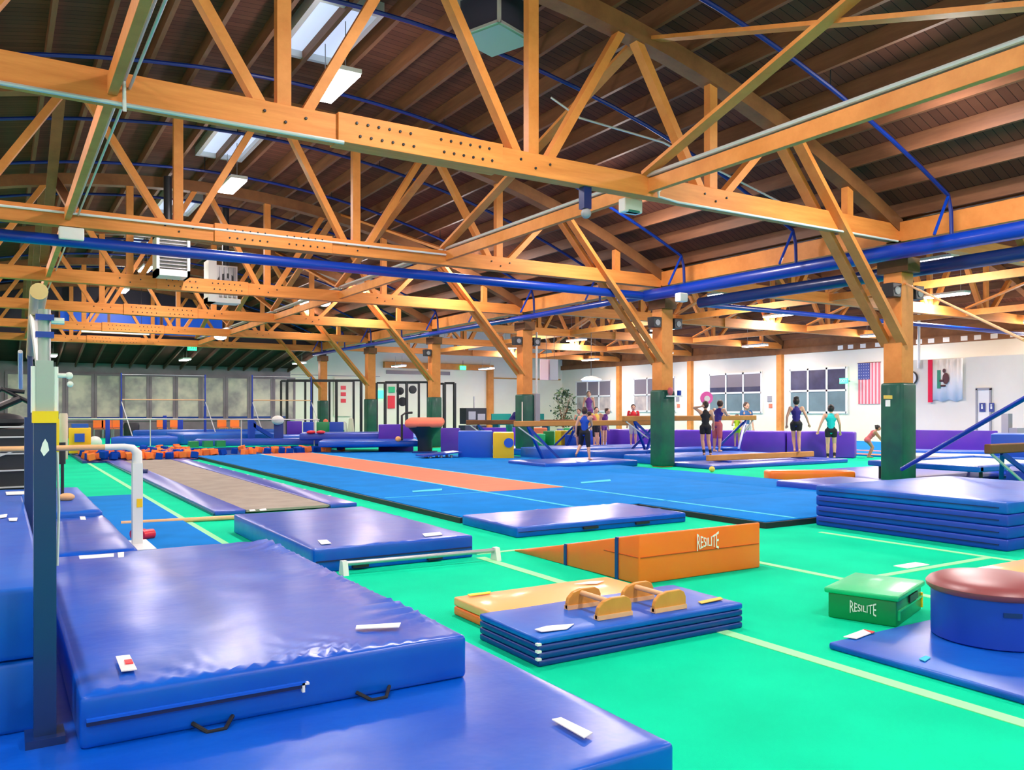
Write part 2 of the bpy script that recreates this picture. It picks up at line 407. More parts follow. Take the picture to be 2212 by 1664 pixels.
# right wall posts, windows
for k in range(-1,6):
    st(MB().box((XR-.2,Y1+BAY*k-.15,0),(XR,Y1+BAY*k+.15,4.02)).build('trim_%d'%(8+k),'wood'))
wi=21
def wall_window(pa,pb,zt,zb,ncol,top,bot,shade=False):
    global wi
    ya=aX(pa,800,XR).y; yb=aX(pb,800,XR).y; y0,y1=min(ya,yb),max(ya,yb)
    zm=(zt+zb)/2
    f=MB()
    W=(y1-y0)/ncol
    for i in range(ncol+1): f.box((XR-.07,y0+i*W-.045,zb-.05),(XR,y0+i*W+.045,zt+.05))
    for z in (zb,zm,zt): f.box((XR-.07,y0,z-.045),(XR,y1,z+.045))
    fo=st(f.build('window_%d'%wi,'white')); wi+=1
    child(fo,MB().box((XR-.03,y0,zm),(XR-.005,y1,zt)).build('upper_pane',top))
    child(fo,MB().box((XR-.03,y0,zb),(XR-.005,y1,zm)).build('lower_pane',bot))
    if shade: child(fo,MB().box((XR-.05,y0,zm+.06),(XR-.03,y1,zm+.3)).build('dark_band','glassd'))
wall_window(1708,1830,3.25,1.25,3,'glassd','glassg')
wall_window(1534,1646,3.22,1.25,3,'glassgrey','glassg',True)
wall_window(1371,1460,3.2,1.3,3,'glassgrey','panel')
wall_window(1246,1321,3.2,1.3,3,'glassgrey','panel')
# bump-out room on the right wall
bx=29.;yb0,yb1=5.,18.9
st(MB().box((bx,yb0,0),(XR,yb1,3.22)).build('wall_booth','wall'))
# door in the booth
pa=aX(2113,845,bx);pb=aX(2139,845,bx)
d=st(MB().box((bx-.03,pb.y,0),(bx,pa.y,2.05)).build('door_1','white'))
child(d,MB().box((bx-.06,pb.y-.06,0),(bx-.0,pb.y,2.1)).box((bx-.06,pb.y-.06,2.05),(bx,pa.y+.06,2.13)).box((bx-.06,pa.y,0),(bx,pa.y+.06,2.1)).build('door_frame','grey'))
child(d,MB().ball((bx-.07,pb.y+.09,1.0),.04).build('door_handle','metal',smooth=True))

# ------------------------------------------------------------------ floor markings
def strip(name,x0,x1,y0,y1,z=.0,m='line',parent=None,th=.004):
    o=MB().box((x0,y0,z),(x1,y1,z+th)).build(name,m)
    if parent is not None: child(parent,o)
    else: st(o)
    return o
ti=[30]
def fl(x0,x1,y0,y1):
    strip('trim_%d'%ti[0],x0,x1,y0,y1); ti[0]+=1
fl(3.70,3.79,-5,6.6); fl(5.68,5.76,-5,6.75); fl(7.68,7.75,-5,6.0); fl(1.90,1.98,6.4,24.5)
fl(5.76,7.68,4.12,4.19); fl(3.79,4.3,6.74,6.8); fl(2.0,3.7,6.74,6.8)
p=az(1955,1222,0)
st(MB().box((p.x-.12,p.y-.1,0),(p.x+.2,p.y+.03,.006)).build('trim_29','label'))

# ------------------------------------------------------------------ trusses
NODES=(-3.7,-.57,2.58,5.75,8.9,12.05)
def make_truss(knees=True):
    t=E_('roof_truss',(0,0,0),'x','roof truss','bowstring roof trusses')
    c=MB().box((XL,-.1,4.3),(3.2,.1,4.59)).box((5.2,-.1,4.3),(X0-.1,.1,4.59))
    bev(c.build('bottom_chord','woodx',t),.008)
    pl=bev(MB().box((3.15,-.14,4.29),(5.25,.14,4.61)).build('splice_plate','woodx',t),.006)
    # top chord arc
    m=MB();n=24;vs=[];fs=[]
    for i in range(n+1):
        x=XL+.05+(X0-XL-.1)*i/n;z=zl(x)
        vs+=[(x,-.12,z),(x,.12,z),(x,.12,z+.25),(x,-.12,z+.25)]
    for i in range(n):
        a=i*4;b=a+4; fs+=[(a,b,b+1,a+1),(a+1,b+1,b+2,a+2),(a+2,b+2,b+3,a+3),(a+3,b+3,b,a)]
    fs+=[(0,1,2,3),(n*4+3,n*4+2,n*4+1,n*4)]
    m.add(vs,fs); m.build('top_chord','wooddark',t)
    for x in NODES:
        MB().box((x-.075,-.06,4.5),(x+.075,.06,zl(x)+.02)).build('web_post','wood',t)
    for x in NODES[1:5]:
        for sgn in (-1,1):
            xt=x+sgn*1.45
            if x in (2.58,) and sgn==1: xt=x+1.45
            MB().beam((x+sgn*.22,0,4.52),(xt,0,zl(xt)+.06),.11,.15,(0,1,0)).build('diagonal_brace','wood',t)
    for sx in ((1,-1) if knees else ()):
        for dy in (-.16,.16):
            a=Vector((10.45,dy,zl(10.45)+.1)); b=Vector((13.36,dy,2.5))
            if sx<0: a.x=8.32-a.x; b.x=8.32-b.x
            MB().beam(a,b,.08,.18,(0,1,0)).build('knee_brace','wood',t)
    return t,pl
truss,plate=make_truss()
bolt=MB().lathe((0,0,0),[(.016,0),(.016,.014),(.01,.018)],8)
bm_=bolt.build('bolt','dark',plate); bm_.rotation_euler=(PI/2,0,0); bm_.location=(3.4,-.14,4.4)
BP=[(3.36+.13*i+(.04 if r else 0),4.38 if r else 4.52) for r in (0,1) for i in range(6)]+[(4.40+.13*i+(.04 if r else 0),4.38 if r else 4.52) for r in (0,1) for i in range(6)]
bm_.location=(BP[0][0],-.14,BP[0][1])
for x,z in BP[1:]:
    b=bm_.copy(); COL.objects.link(b); b.location=(x,-.14,z)
ch=[c for c in bpy.data.objects if c.parent==truss and c.name.startswith('bottom_chord')][0]
for x in NODES[1:5]:
    for dx,dz in ((-.22,.04),(0,-.04),(.22,.04)):
        b=bm_.copy(); COL.objects.link(b); b.parent=ch; b.location=(x+dx,-.1,4.44+dz)
ORD=['nearest','second','third','fourth','fifth','sixth']
base=truss
base.location=(0,Y1,0); base['label']='nearest bowstring roof truss across the left bay, fir timber with bolted splice'
slim=[]
for k in range(1,6):
    dup(base,(0,Y1+BAY*k,-.04 if k==1 else -.09),'%s bowstring roof truss from the viewer in the left bay'%ORD[k])
b2,_=make_truss(False)
b2.location=(18.6,Y1,0); b2['label']='nearest timber roof truss, right bay beyond the posts'
for k in range(1,6):
    dup(b2,(18.6,Y1+BAY*k,0),'%s timber roof truss from the viewer, right bay beyond the posts'%ORD[k])

# lateral struts and cross braces between trusses
def lateral(x,k,lab,cond):
    ya,yb=Y1+BAY*(k-1)+.1,Y1+BAY*k-.1
    t=E_('lateral_strut',(x,(ya+yb)/2,4.4),lab,'timber strut','lateral struts between trusses')
    child(t,bev(MB().beam((x,ya,4.45 if k<2 else 4.38),(x,yb,4.45 if k<2 else 4.38),.09,.19).build('strut_beam','wood'),.006))
    for i,(dx,dz,r) in enumerate(cond):
        child(t,MB().tube([(x+dx,ya-.05,4.45+dz),(x+dx,yb+.05,4.45+dz)],r,8).build('conduit','galv',smooth=True))
def xbrace(x,k,lab):
    ya,yb=Y1+BAY*(k-1),Y1+BAY*k
    t=E_('cross_brace',(x,(ya+yb)/2,4.6),lab,'timber brace','sway bracing between trusses'); wm='wood' if x>2 else 'wooddark'
    child(t,MB().beam((x-.08,yb-.1,4.6),(x-.08,ya+.1,zl(x)+.12),.05,.17,(1,0,0)).build('brace_board',wm))
    child(t,MB().beam((x+.08,ya+.1,4.6),(x+.08,yb-.1,zl(x)+.12),.05,.17,(1,0,0)).build('brace_board',wm))
for k in range(0,6):
    w='between %s and %s left trusses'%(ORD[k-1],ORD[k]) if k else 'from the nearest truss towards the viewer'
    lateral(7.65,k,'right-hand timber strut %s, topped with pale conduits'%w,[(-.05,.14,.028),(.02,.15,.03),(.08,.13,.02)])
    lateral(.92,k,'left-hand timber strut %s, conduit alongside'%w,[(.09,.03,.018),(.15,.0,.015)])
    xbrace(7.65,k,'right-hand crossed sway brace %s'%w)
    if k>1: xbrace(.92,k,'left-hand crossed sway brace %s'%w)
for k in range(1,6):
    w='between the %s and %s right-bay trusses'%(ORD[k-1],ORD[k])
    for x in (19.5,26.2):
        t=MB().beam((x,Y1+BAY*(k-1)+.1,4.45),(x,Y1+BAY*k-.1,4.45),.09,.19).build('lateral_strut','wood',origin=(x,Y1+BAY*(k-.5),4.45))
        tag(t,'plain timber strut %s, %s side'%(w,'post' if x<20 else 'window'),'timber strut','lateral struts between trusses')
        t=MB().beam((x,Y1+BAY*k-.1,4.6),(x,Y1+BAY*(k-1)+.1,zl(x,18.6)+.12),.05,.15,(1,0,0)).build('cross_brace','wood',origin=(x,Y1+BAY*(k-.5),4.6))
        tag(t,'slanting timber brace %s, %s side'%(w,'post' if x<20 else 'window'),'timber brace','sway bracing between trusses')
# conduits along chords
def cond(pts,r,lab,m='galv'):
    o=MB().tube(pts,r,8).build('conduit',m,smooth=True,origin=pts[0]); tag(o,lab,'conduit')
cond([(-4.9,Y1-.14,4.27),(.95,Y1-.14,4.27),(3.2,Y1-.17,4.27)],.022,'grey conduit under the left half of the nearest truss chord')
cond([(.95,Y1-.9,4.62),(1.0,Y1-.25,4.58),(1.02,Y1-.16,4.2)],.018,'bent grey conduit dropping over the nearest truss chord')
cond([(7.75,Y1-.14,4.72),(7.75,Y1-.16,4.3),(8.1,Y1-.16,4.27),(13.2,Y1-.16,4.27)],.018,'pale conduit along the right part of the nearest truss chord','white')
cond([(7.74,Y1-.15,4.35),(7.98,Y1-.17,4.6),(8.3,Y1-.7,4.65)],.014,'thin bent conduit at the nearest truss right strut','white')
cond([(-4.9,Y1+BAY-.14,4.46),(7.6,Y1+BAY-.14,4.46)],.02,'pale conduit along the face of the second truss chord','white')
cond([(7.2,10.5,6.15),(7.6,10.3,5.85),(9.2,10.2,5.72),(12.5,10.1,4.95)],.018,'thin pale conduit bent under the roof right of the hanging heater')
cond([aX(1950,610,13.6),ad(2212,735,9.)],.018,'taut pale cable slanting down from the nearest post top','rail')

# valley beam and posts
o=MB().box((X0-.14,YF,4.28),(X0+.14,YB,4.62)).build('valley_beam','wood',origin=(X0,0,4.3)); tag(o,'long timber valley beam carried along the tops of the posts','beam')
for k in range(-1,6):
    y=Y1+BAY*k
    lab=['timber post behind the viewer, off the right edge','thick timber post with dark green pad nearest the viewer','second timber post with green pad, beside the girl in black','third timber post with green pad and a grey box on its side','fourth timber post with green pad, behind the vault table','fifth timber post with green pad, left of the rack','farthest timber post, at the left of the white back wall'][k+1]
    t=E_('timber_post',(X0,y,0),lab,'post','row of timber posts')
    s=.175
    bev(MB().box((-s,-s,0),(s,s,3.75)).build('shaft','wood',t),.015)
    bev(MB().box((-s-.01,-s-.12,3.75),(s+.01,s+.12,4.0)).build('bolster','wooddark',t),.01)
    MB().box((-s*.8,-s*.8,4.0),(s*.8,s*.8,4.3)).build('saddle','dark',t)
    p=slab('padding',-.215,.215,-.215,.215,.02,1.83,'pad',parent=t,r=.05,res=.3)
# ------------------------------------------------------------------ sprinkler pipes
def pipe(name,pts,r,lab,m='steelblue',cat='pipe',n=12,grp=None):
    o=MB().tube(pts,r,n).build(name,m,smooth=True,origin=pts[0]); tag(o,lab,cat,grp); return o
pipe('main_pipe',[(13.0,YF,4.05),(13.0,15.0,4.05)],.135,'thick bright blue pipe running above the row of posts')
pipe('main_pipe',[(13.0,15.1,4.05),(13.0,39.3,4.05)],.075,'thinner blue pipe continuing past the branch towards the far wall')
pipe('main_pipe',[(13.98,YF,3.87),(13.98,14.2,3.87)],.125,'dark navy pipe on the window side of the posts','navy')
pipe('branch_pipe',[(XL,15.0,4.05),(12.95,15.0,4.05)],.095,'blue branch pipe crossing the left bay under the second truss')
pipe('branch_pipe',[(13.98,14.0,3.8),(31.,14.0,3.8)],.06,'blue branch pipe crossing the right bay towards the windows')
pipe('branch_pipe',[(XL,33.5,4.35),(12.9,33.5,4.3)],.06,'thin blue pipe crossing the left bay near the fifth truss')
pipe('branch_pipe',[(14.4,YF,4.6),(14.4,40,4.6)],.05,'slim blue pipe beside the valley beam on the window side')
k=0
ys=[7.6+3.05*i for i in range(-1,11)]
for i,y in enumerate(ys):
    pts=[]
    for j in range(25):
        x=-4.6+(12.9+4.6)*j/24; pts.append((x,y,zl(x)+.12))
    pts+= [(12.98,y,4.55),(13.0,y,4.1)]
    o=pipe('sprinkler_line',pts,.032,m='navyp',lab='blue sprinkler line number %s from the viewer, arching under the left roof'%['zero','one','two','three','four','five','six','seven','eight','nine','ten','eleven'][i],n=8,grp='arched sprinkler lines')
    for x in (4.,7.,10.):
        child(o,MB().tube([(x,y,zl(x)+.12),(x,y,zl(x)+.45)],.01,6).build('hanger','dark'))
    child(o,MB().tube([(12.9,y,zl(12.9)+.1),(12.55,y+.02,4.12)],.025,6).build('fitting','steelblue'))

# ------------------------------------------------------------------ lights
PW2=.55
def fixture(x,y,z,lab,L=1.25,W=.32,pw=150,hang=None,grp='strip light fixtures'):
    t=E_('ceiling_light',(x,y,z),lab,'ceiling light',grp)
    bev(MB().box((-W/2-.015,-L/2-.02,.0),(W/2+.015,L/2+.02,.07)).build('housing','white',t),.01)
    MB().box((-W/2,-L/2,-.03),(W/2,L/2,.0)).build('diffuser','tube',t)
    for s in (-1,1): MB().tube([(0,s*L*.35,.07),(0,s*L*.35,max(.2,(hang or zl(x))+.3-z))],.008,6).build('hanger','metal',t)
    l=bpy.data.lights.new('area','AREA'); l.shape='RECTANGLE'; l.size=W; l.size_y=L; l.energy=pw; l.color=(1,.865,.85)
    lo=bpy.data.objects.new('lamp_glow',l); COL.objects.link(lo); lo.location=(x,y,z-.05)
    l2=bpy.data.lights.new('glow','POINT'); l2.energy=pw*PW2; l2.shadow_soft_size=.2; l2.color=(1,.855,.82)  # extra omni fill added under each fixture to lift roof and walls
    l2o=bpy.data.objects.new('lamp_glow',l2); COL.objects.link(l2o); l2o.location=(x,y,z-.3)
nums=['behind the viewer','overhead','nearest','second','third','fourth','fifth','sixth']
for i,y in enumerate([-5.,0.,6.2,11.95,18.4,24.6,30.8,36.9]):  # lamps behind and above the viewer are unseen, added as fill
    fixture(4.28,y,6.2,'crown-row strip light in the left bay, %s of its row'%nums[i],pw=110)
for i,y in enumerate([-5.,.2,6.5,13.0,19.8,26.4,33.2]):  # first two are out of view, added for fill light
    fixture(10.6,y,5.62,'strip light by the right struts of the left bay, %s of its row'%nums[i],pw=110)
for i,y in enumerate([-3.,3.,9.,15.,21.,27.,33.]):
    fixture(-1.9,y,5.7,'strip light along the left wall side, %s of its row'%nums[min(i+1,7)],pw=110)
for i,y in enumerate([2.,8.,14.2,20.4,26.6,32.8,39.]):
    fixture(24.,y,4.78,'strip light over the window-side floor, %s of its row'%nums[i+1 if i else 1],pw=170,hang=6.2)
for i,y in enumerate([14.,20.2,26.4,32.6,38.8]):  # row added to wash the window wall with light
    fixture(29.4,y,4.3,'strip light close to the window wall, %s of its row'%nums[i+2],pw=130,hang=5.2)
for i,x in enumerate([2.,7.5,13.,18.5,24.]):  # row added to brighten the back wall
    fixture(x,41.6,3.75,'strip light near the back wall, %s from the left'%['first','second','third','fourth','fifth'][i],pw=60,hang=4.)
for i,y in enumerate([5.,11.2,17.4,23.6,29.8,36.]):
    fixture(18.2,y,4.78,'strip light just beyond the posts, %s of its row'%nums[i+2],pw=170,hang=5.4)
# skylights
for i,y in enumerate([5.2,12.1,18.3,24.5,30.6]):
    t=E_('skylight',(4.2,y,zl(4.2)+.4),'framed skylight in the roof crown, %s from the viewer'%ORD[i],'skylight','roof skylights')
    MB().box((-.42,-.95,.0),(.42,.95,.06)).build('glazing','skyl',t)
    MB().box((-.5,-1.03,-.1),(-.42,1.03,.1)).box((.42,-1.03,-.1),(.5,1.03,.1)).box((-.42,-1.03,-.1),(.42,-.95,.1)).box((-.42,.95,-.1),(.42,1.03,.1)).build('frame','galv',t)
# ------------------------------------------------------------------ heaters, boxes, signs
c=ad(1070,85,11.4)
t=E_('hanging_heater',(c.x,c.y,c.z),'square glass-sided unit hung in the roof right of the skylight','hanging unit',rz=.35)
s=.36
MB().box((-s,-s,-.03),(s,s,.0)).build('bottom_sheet','galvg',t)
MB().box((-s+.02,-s+.02,0),(s-.02,s-.02,.5)).build('core','cage',t)
f=MB()
for a in (-1,1):
    for b in (-1,1): f.box((a*s-.02,b*s-.02,0),(a*s+.02,b*s+.02,.52))
for z in (0,.5):
    f.box((-s,-s-.02,z),(s,-s+.02,z+.035)).box((-s,s-.02,z),(s,s+.02,z+.035)).box((-s-.02,-s,z),(-s+.02,s,z+.035)).box((s-.02,-s,z),(s+.02,s,z+.035))
f.build('frame','galv',t)
MB().box((-.05,-.05,.5),(.05,.05,.8)).build('hanger','dark',t)
c=ad(370,600,19.2)
t=E_('unit_heater',(c.x,c.y,c.z),'white louvred heater hanging under the third truss, left one','heater')
f=MB().box((-.36,-.3,0),(.36,.3,.14)).box((-.36,-.3,.88),(.36,.3,.96)).box((-.36,-.3,0),(-.3,.3,.96)).box((.3,-.3,0),(.36,.3,.96)).box((-.3,-.1,.1),(.3,.3,.9))
f.build('casing','white',t)
for i in range(9): MB().box((-.3,-.27,.18+i*.078),(.3,-.15,.2+i*.078)).build('louvre','grey',t)
MB().tube([(-.06,.1,.96),(-.06,.1,2.35)],.09,14).build('flue','dark',t,smooth=True)
MB().box((-.36,-.28,1.06),(-.03,.25,1.14)).box((.05,-.28,1.06),(.36,.25,1.14)).build('top_box','white',t)
c=ad(483,655,22.)
t=E_('unit_heater',(c.x,c.y,c.z),'white heater seen from its fan side, right of the louvred one','heater')
MB().box((-.42,-.2,0),(-.22,.4,1.1)).box((-.42,-.1,0),(.42,.4,.12)).box((-.22,.0,.1),(.36,.4,1.0)).build('casing','white',t)
MB().lathe((.05,0,.5),[(.26,0)]).build('fan_ring','dark',t) if False else MB().tube([(.07,-.06,.55),(.07,.02,.55)],.24,18).build('fan','dark',t)
MB().tube([(.07,-.12,.55),(.07,-.05,.55)],.1,12).build('motor','grey',t,smooth=True)
for i in range(4): MB().box((-.12+.12*i,-.1,.16),(-.06+.12*i,-.02,.95)).build('guard_bar','metal',t)
MB().tube([(.1,.2,1.0),(.1,.2,2.6)],.09,14).build('flue','dark',t,smooth=True)
c=ad(154,506,13.2)
o=bev(MB().box((c.x-.18,c.y-.08,c.z-.1),(c.x+.18,c.y+.05,c.z+.1)).build('junction_box','white',origin=c),.02); tag(o,'white box hung at the crossing of the blue pipe and left strut','box')
c=ad(1362,446,11.8)
t=E_('junction_box',c,'white box hung under the nearest truss beside the right strut','box')
bev(MB().box((-.16,-.08,-.1),(.16,.08,.1)).build('casing','white',t),.02); MB().box((-.1,-.085,-.1),(.1,.0,-.07)).build('indicator','teal',t)
c=ad(1264,452,10.98)
t=E_('security_camera',c,'navy camera bracket with small clear dome under the nearest truss','camera')
MB().box((-.06,-.06,-.0),(.06,.06,4.3-c.z)).build('bracket','navy',t); MB().ball((0,-.02,-.06),.07).build('dome','grey',t,smooth=True)
c=ad(1472,643,17.)
o=bev(MB().box((c.x-.11,c.y-.08,c.z-.09),(c.x+.11,c.y+.08,c.z+.09)).build('junction_box','white',origin=c),.02); tag(o,'small pale box at the blue pipe beside the second post top','box')
for (px,py,t_,lab) in ((655,655,35,'round white lamp under the far part of the left roof'),(700,655,35,'white lamp right of the round one, far left bay'),(476,728,37,'white lamp under the sixth truss'),(1570,705,34,'x')):
    if lab=='x': continue
    c=ad(px,py,t_-4.5); o=MB().ball(c,.2,14,(1.2,1,.6)).build('bay_lamp','tube',smooth=True,origin=c); tag(o,lab,'lamp','far bay lamps')
c=aY(250,718,38.6); o=MB().box((c.x-1.3,38.5,c.z-.06),(c.x+1.3,38.7,c.z+.06)).build('long_lamp_housing','white',origin=c); tag(o,'long unlit white lamp housing before the sixth truss','ceiling light')
for dx in (-1,1): child(o,MB().tube([(c.x+dx,38.6,c.z+.05),(c.x+dx,38.6,zl(c.x)+.4)],.01,6).build('hanger','dark'))
def text_mesh(name,txt,size,mat,bow=0,ext=.002):
    cu=bpy.data.curves.new(name,'FONT'); cu.body=txt; cu.size=size; cu.extrude=ext; cu.align_x='CENTER'; cu.align_y='CENTER'
    cu.resolution_u=4
    ob=bpy.data.objects.new(name,cu); COL.objects.link(ob)
    dg=bpy.context.evaluated_depsgraph_get(); me=bpy.data.meshes.new_from_object(ob.evaluated_get(dg))
    bpy.data.objects.remove(ob); 
    w=max(abs(v.co.x) for v in me.vertices)
    if bow:
        for v in me.vertices: v.co.y*=(.75+bow*abs(v.co.x/w)**1.6)
    me.materials.clear(); me.materials.append(M[mat])
    ob=bpy.data.objects.new(name,me); COL.objects.link(ob); return ob
for px,py,Y,lab in ((415,752,40.5,'green lit exit sign under the lean-to roof'),(1000,795,45.1,'green lit exit sign on the far timber header'),):
    c=aY(px,py,Y); t=E_('exit_sign',c,lab,'exit sign','exit signs')
    MB().box((-.2,-.04,-.12),(.2,.03,.12)).build('lit_face','exit',t)
    x=text_mesh('lettering','EXIT',.2,'white'); x.parent=t; x.rotation_euler=(PI/2,0,0); x.location=(0,-.05,0)
    MB().tube([(0,0,.1),(0,0,.45)],.015,6).build('stem','dark',t)
c=aX(1823,823,XR-.4); t=E_('exit_sign',c,'green lit exit sign in front of the right-hand window','exit sign','exit signs',rz=-PI/2)
MB().box((-.2,-.04,-.12),(.2,.03,.12)).build('lit_face','exit',t)
x=text_mesh('lettering','EXIT',.2,'white'); x.parent=t; x.rotation_euler=(PI/2,0,0); x.location=(0,-.05,0)
MB().tube([(0,0,0),(0,.4,0)],.015,6).build('stem','dark',t)
# ================================================================== FLOOR EQUIPMENT
def px_t(par,name,pts,z,mat='label',th=.004,lab=None): return patch(par,name,pts,z,mat,th,lab)
M['seamo']=pm('orange_seam',(.45,.06,.0,1),.6)
# --- near left mats
B=slab('base_mat',-2.4,1.985,2.14,6.25,0,.2,'vinyl',label='large blue landing mat at the bottom left, lying under the crash mat',cat='landing mat',r=.018,puff=.003,wr=.022,res=.05,seed=3,wsides='f')
px_t(B,'tag',[(1192,1556),(1212,1552),(1280,1585),(1262,1596)],.213,'label')
A=slab('crash_mat',.23,1.71,3.13,6.2,.2,.385,'vinyl',label='thick blue crash mat with creased cover lying on the base mat, lower left',cat='crash mat',r=.022,puff=.018,wr=.032,res=.035,seed=11,wsides='fr')
px_t(A,'tag',[(768,1360),(770,1353),(866,1347),(862,1356)],.405,'label')
px_t(A,'tag',[(250,1420),(280,1417),(296,1448),(262,1452)],.40,'label',lab='white tag with a red mark')
px_t(A,'tag_mark',[(268,1428),(284,1426),(288,1434),(271,1436)],.405,'red')
child(A,MB().box((.25,3.115,.285),(1.0,3.135,.298)).build('seam','seam'))
child(A,MB().box((.25,3.112,.299),(1.0,3.132,.308)).build('flap_edge','royal'))
child(A,MB().box((.985,3.11,.27),(.995,3.13,.305)).box((.985,3.11,.297),(1.012,3.13,.305)).build('zip_pull','label'))
for x in (.66,1.28):
    child(A,MB().tube([(x-.07,3.13,.225),(x-.03,3.07,.205),(x+.03,3.07,.205),(x+.07,3.13,.225)],.008,8).build('handle','black',smooth=True))
C1=slab('block_mat',-2.2,.15,3.42,7.68,.2,.455,'vinyl2',label='lower of two blue block mats stacked at the left edge',cat='block mat',group='stacked block mats at left',r=.02,res=.2)
C2=slab('block_mat',-2.2,.15,3.42,7.68,.46,.716,'vinyl2',label='upper of two blue block mats stacked at the left edge',cat='block mat',group='stacked block mats at left',r=.02,res=.2,puff=.006)
for q in ([(12,1064),(60,1062),(60,1068),(14,1070)],[(0,1114),(16,1112),(14,1118),(0,1120)],[(18,1121),(38,1120),(36,1126),(20,1126)]): px_t(C2,'tag',q,.722)
E1=slab('landing_mat',.17,.83,6.28,8.4,.0,.385,'vinyl',label='blue landing mat just past the crash mat, behind the navy upright',cat='landing mat',r=.03,puff=.012,wr=.02,res=.07,seed=5,wsides='fbr')
px_t(E1,'strap',[(170,1202),(246,1197),(246,1204),(172,1209)],.39)
px_t(E1,'tag',[(172,1117),(184,1117),(186,1124),(174,1124)],.39)
px_t(E1,'tag',[(254,1195),(268,1194),(267,1217),(257,1218)],.392)
D1=slab('landing_mat',-1.2,.81,8.44,11.2,.0,.43,'vinyl2',label='farther blue landing mat under the wooden low bar, left side',cat='landing mat',r=.03,puff=.01,wr=.01,res=.1,seed=8)
F1=slab('floor_mat',.92,1.88,6.4,14.2,0,.03,'carpet',label='thin bright blue floor mat beside the white bar upright',cat='floor mat',r=.01,res=.5)
G=slab('crash_mat',2.2,3.7,6.66,9.38,0,.2,'vinyl',label='shiny blue crash mat in the middle left, behind the low steel bar',cat='crash mat',r=.016,puff=.008,wr=.008,res=.06,seed=21)
px_t(G,'tag',[(686,1168),(706,1167),(716,1175),(694,1177)],.206); px_t(G,'tag',[(912,1154),(950,1150),(956,1156),(918,1160)],.206)
for q in ([(538,1102),(550,1101),(552,1104),(540,1105)],[(560,1101),(574,1099),(576,1103),(562,1104)]): px_t(G,'tag',q,.205)
child(G,MB().box((2.22,6.645,.09),(3.68,6.66,.1)).build('seam','seam'))
for x in (2.6,3.3): child(G,MB().box((x-.07,6.62,.02),(x+.07,6.66,.045)).build('handle','black'))
H=slab('folding_mat',4.64,7.05,7.4,8.62,0,.115,'vinyl',label='blue folding mat with black handles at the end of the tumbling floor',cat='folding mat',r=.02,puff=.008,wr=.014,res=.06,seed=31,wsides='flbr')
child(H,MB().box((4.66,7.39,.056),(7.03,7.4,.062)).build('seam','seam'))
for x in (5.6,6.35): child(H,MB().box((x-.1,7.37,.03),(x+.1,7.4,.055)).build('handle','black'))
# --- low bar in front of G
t=E_('low_bar',(3.1,6.5,0),'low steel bar with white end feet in front of the shiny crash mat','low bar')
child(t,MB().tube([(2.42,6.5,.09),(3.8,6.42,.09)],.02,12).build('rail','metal',smooth=True))
for x,yy in ((2.4,6.5),(3.8,6.42)):
    child(t,MB().prism([(x-.02,yy-.06,0),(x-.02,yy+.06,0),(x-.02,yy+.03,.115),(x-.02,yy-.03,.115)],(.045,0,0)).build('foot','white'))
p=az(247,1118,.03);q=az(505,1108,.03)
t=pipe('loose_rail',[(p.x,10.6,.03),(q.x+.1,10.45,.03)],.028,'loose wooden rail lying across the blue floor mat','rail',cat='rail')
# --- white single bar
t=E_('single_bar',(0,8.68,.43),'single wooden bar on white curved uprights, left side','gymnastics bar')
child(t,MB().tube([(-1.0,8.68,1.0),(.86,8.68,1.0)],.026,12).build('rail','rail',smooth=True))
child(t,MB().tube([(.85,8.68,1.0),(1.02,8.68,1.0),(1.09,8.68,.985),(1.13,8.68,.94),(1.13,8.68,.82)],[.03,.03,.035,.045,.05],12).build('elbow','white',smooth=True))
child(t,MB().box((1.085,8.63,.03),(1.175,8.73,.84)).build('upright','white'))
child(t,MB().box((1.02,8.25,.03),(1.24,8.9,.07)).build('foot','white'))
child(t,MB().box((1.12,8.624,.42),(1.17,8.63,.5)).build('sticker','yellow'))
child(t,MB().tube([(1.17,8.66,.76),(1.22,8.64,.76)],.02,10).build('knob','navy'))
child(t,MB().tube([(-1.0,8.68,1.0),(-1.15,8.68,.97),(-1.2,8.68,.85),(-1.2,8.68,.44)],.045,12).build('upright','white',smooth=True))
# red hand weights
c=az(306,1166,.03)
t=E_('hand_weight',c,'red rounded hand weight lying at the foot of the white bar upright','weight',rz=.5)
MB().tube([(-.0,0,.045),(.13,0,.045)],.05,14).build('body','red',t,smooth=True)
t2=E_('hand_weight',c+Vector((-.02,.16,0)),'second red hand weight, just behind the first one','weight',rz=.3)
MB().tube([(-.06,0,.04),(.08,0,.04)],.045,14).build('body','red',t2,smooth=True)
# --- parallel bars, near left
bx0,by0=.135,3.3
t=E_('parallel_bar',(bx0,by0,.2),'navy and white parallel bar seen end-on with yellow band, far left','parallel bars')
child(t,MB().box((bx0-.034,by0-.034,.2),(bx0+.034,by0+.034,1.32)).build('upright','navy'))
child(t,MB().box((bx0-.06,by0-.07,.2),(bx0+.06,by0+.06,.23)).build('base_plate','navy'))
child(t,MB().box((bx0-.038,by0-.04,1.305),(bx0+.04,by0+.04,1.345)).build('collar','yellow'))
child(t,MB().box((bx0-.026,by0-.02,1.34),(bx0+.026,by0+.03,1.52)).build('inner_tube','metal'))
child(t,MB().tube([(bx0-.03,by0,1.34),(bx0-.03,by0,1.5)],.012,8).tube([(bx0+.03,by0,1.34),(bx0+.03,by0,1.5)],.012,8).build('guide_rods','white',smooth=True))
child(t,MB().tube([(bx0,by0+.02,1.5),(bx0,by0+.02,1.7)],.02,12).build('telescopic_post','metal',smooth=True))
child(t,MB().box((bx0-.028,by0-.02,1.6),(bx0+.028,by0+.03,1.62)).box((bx0-.028,by0-.02,1.66),(bx0+.028,by0+.03,1.68)).build('clamp','steelblue'))
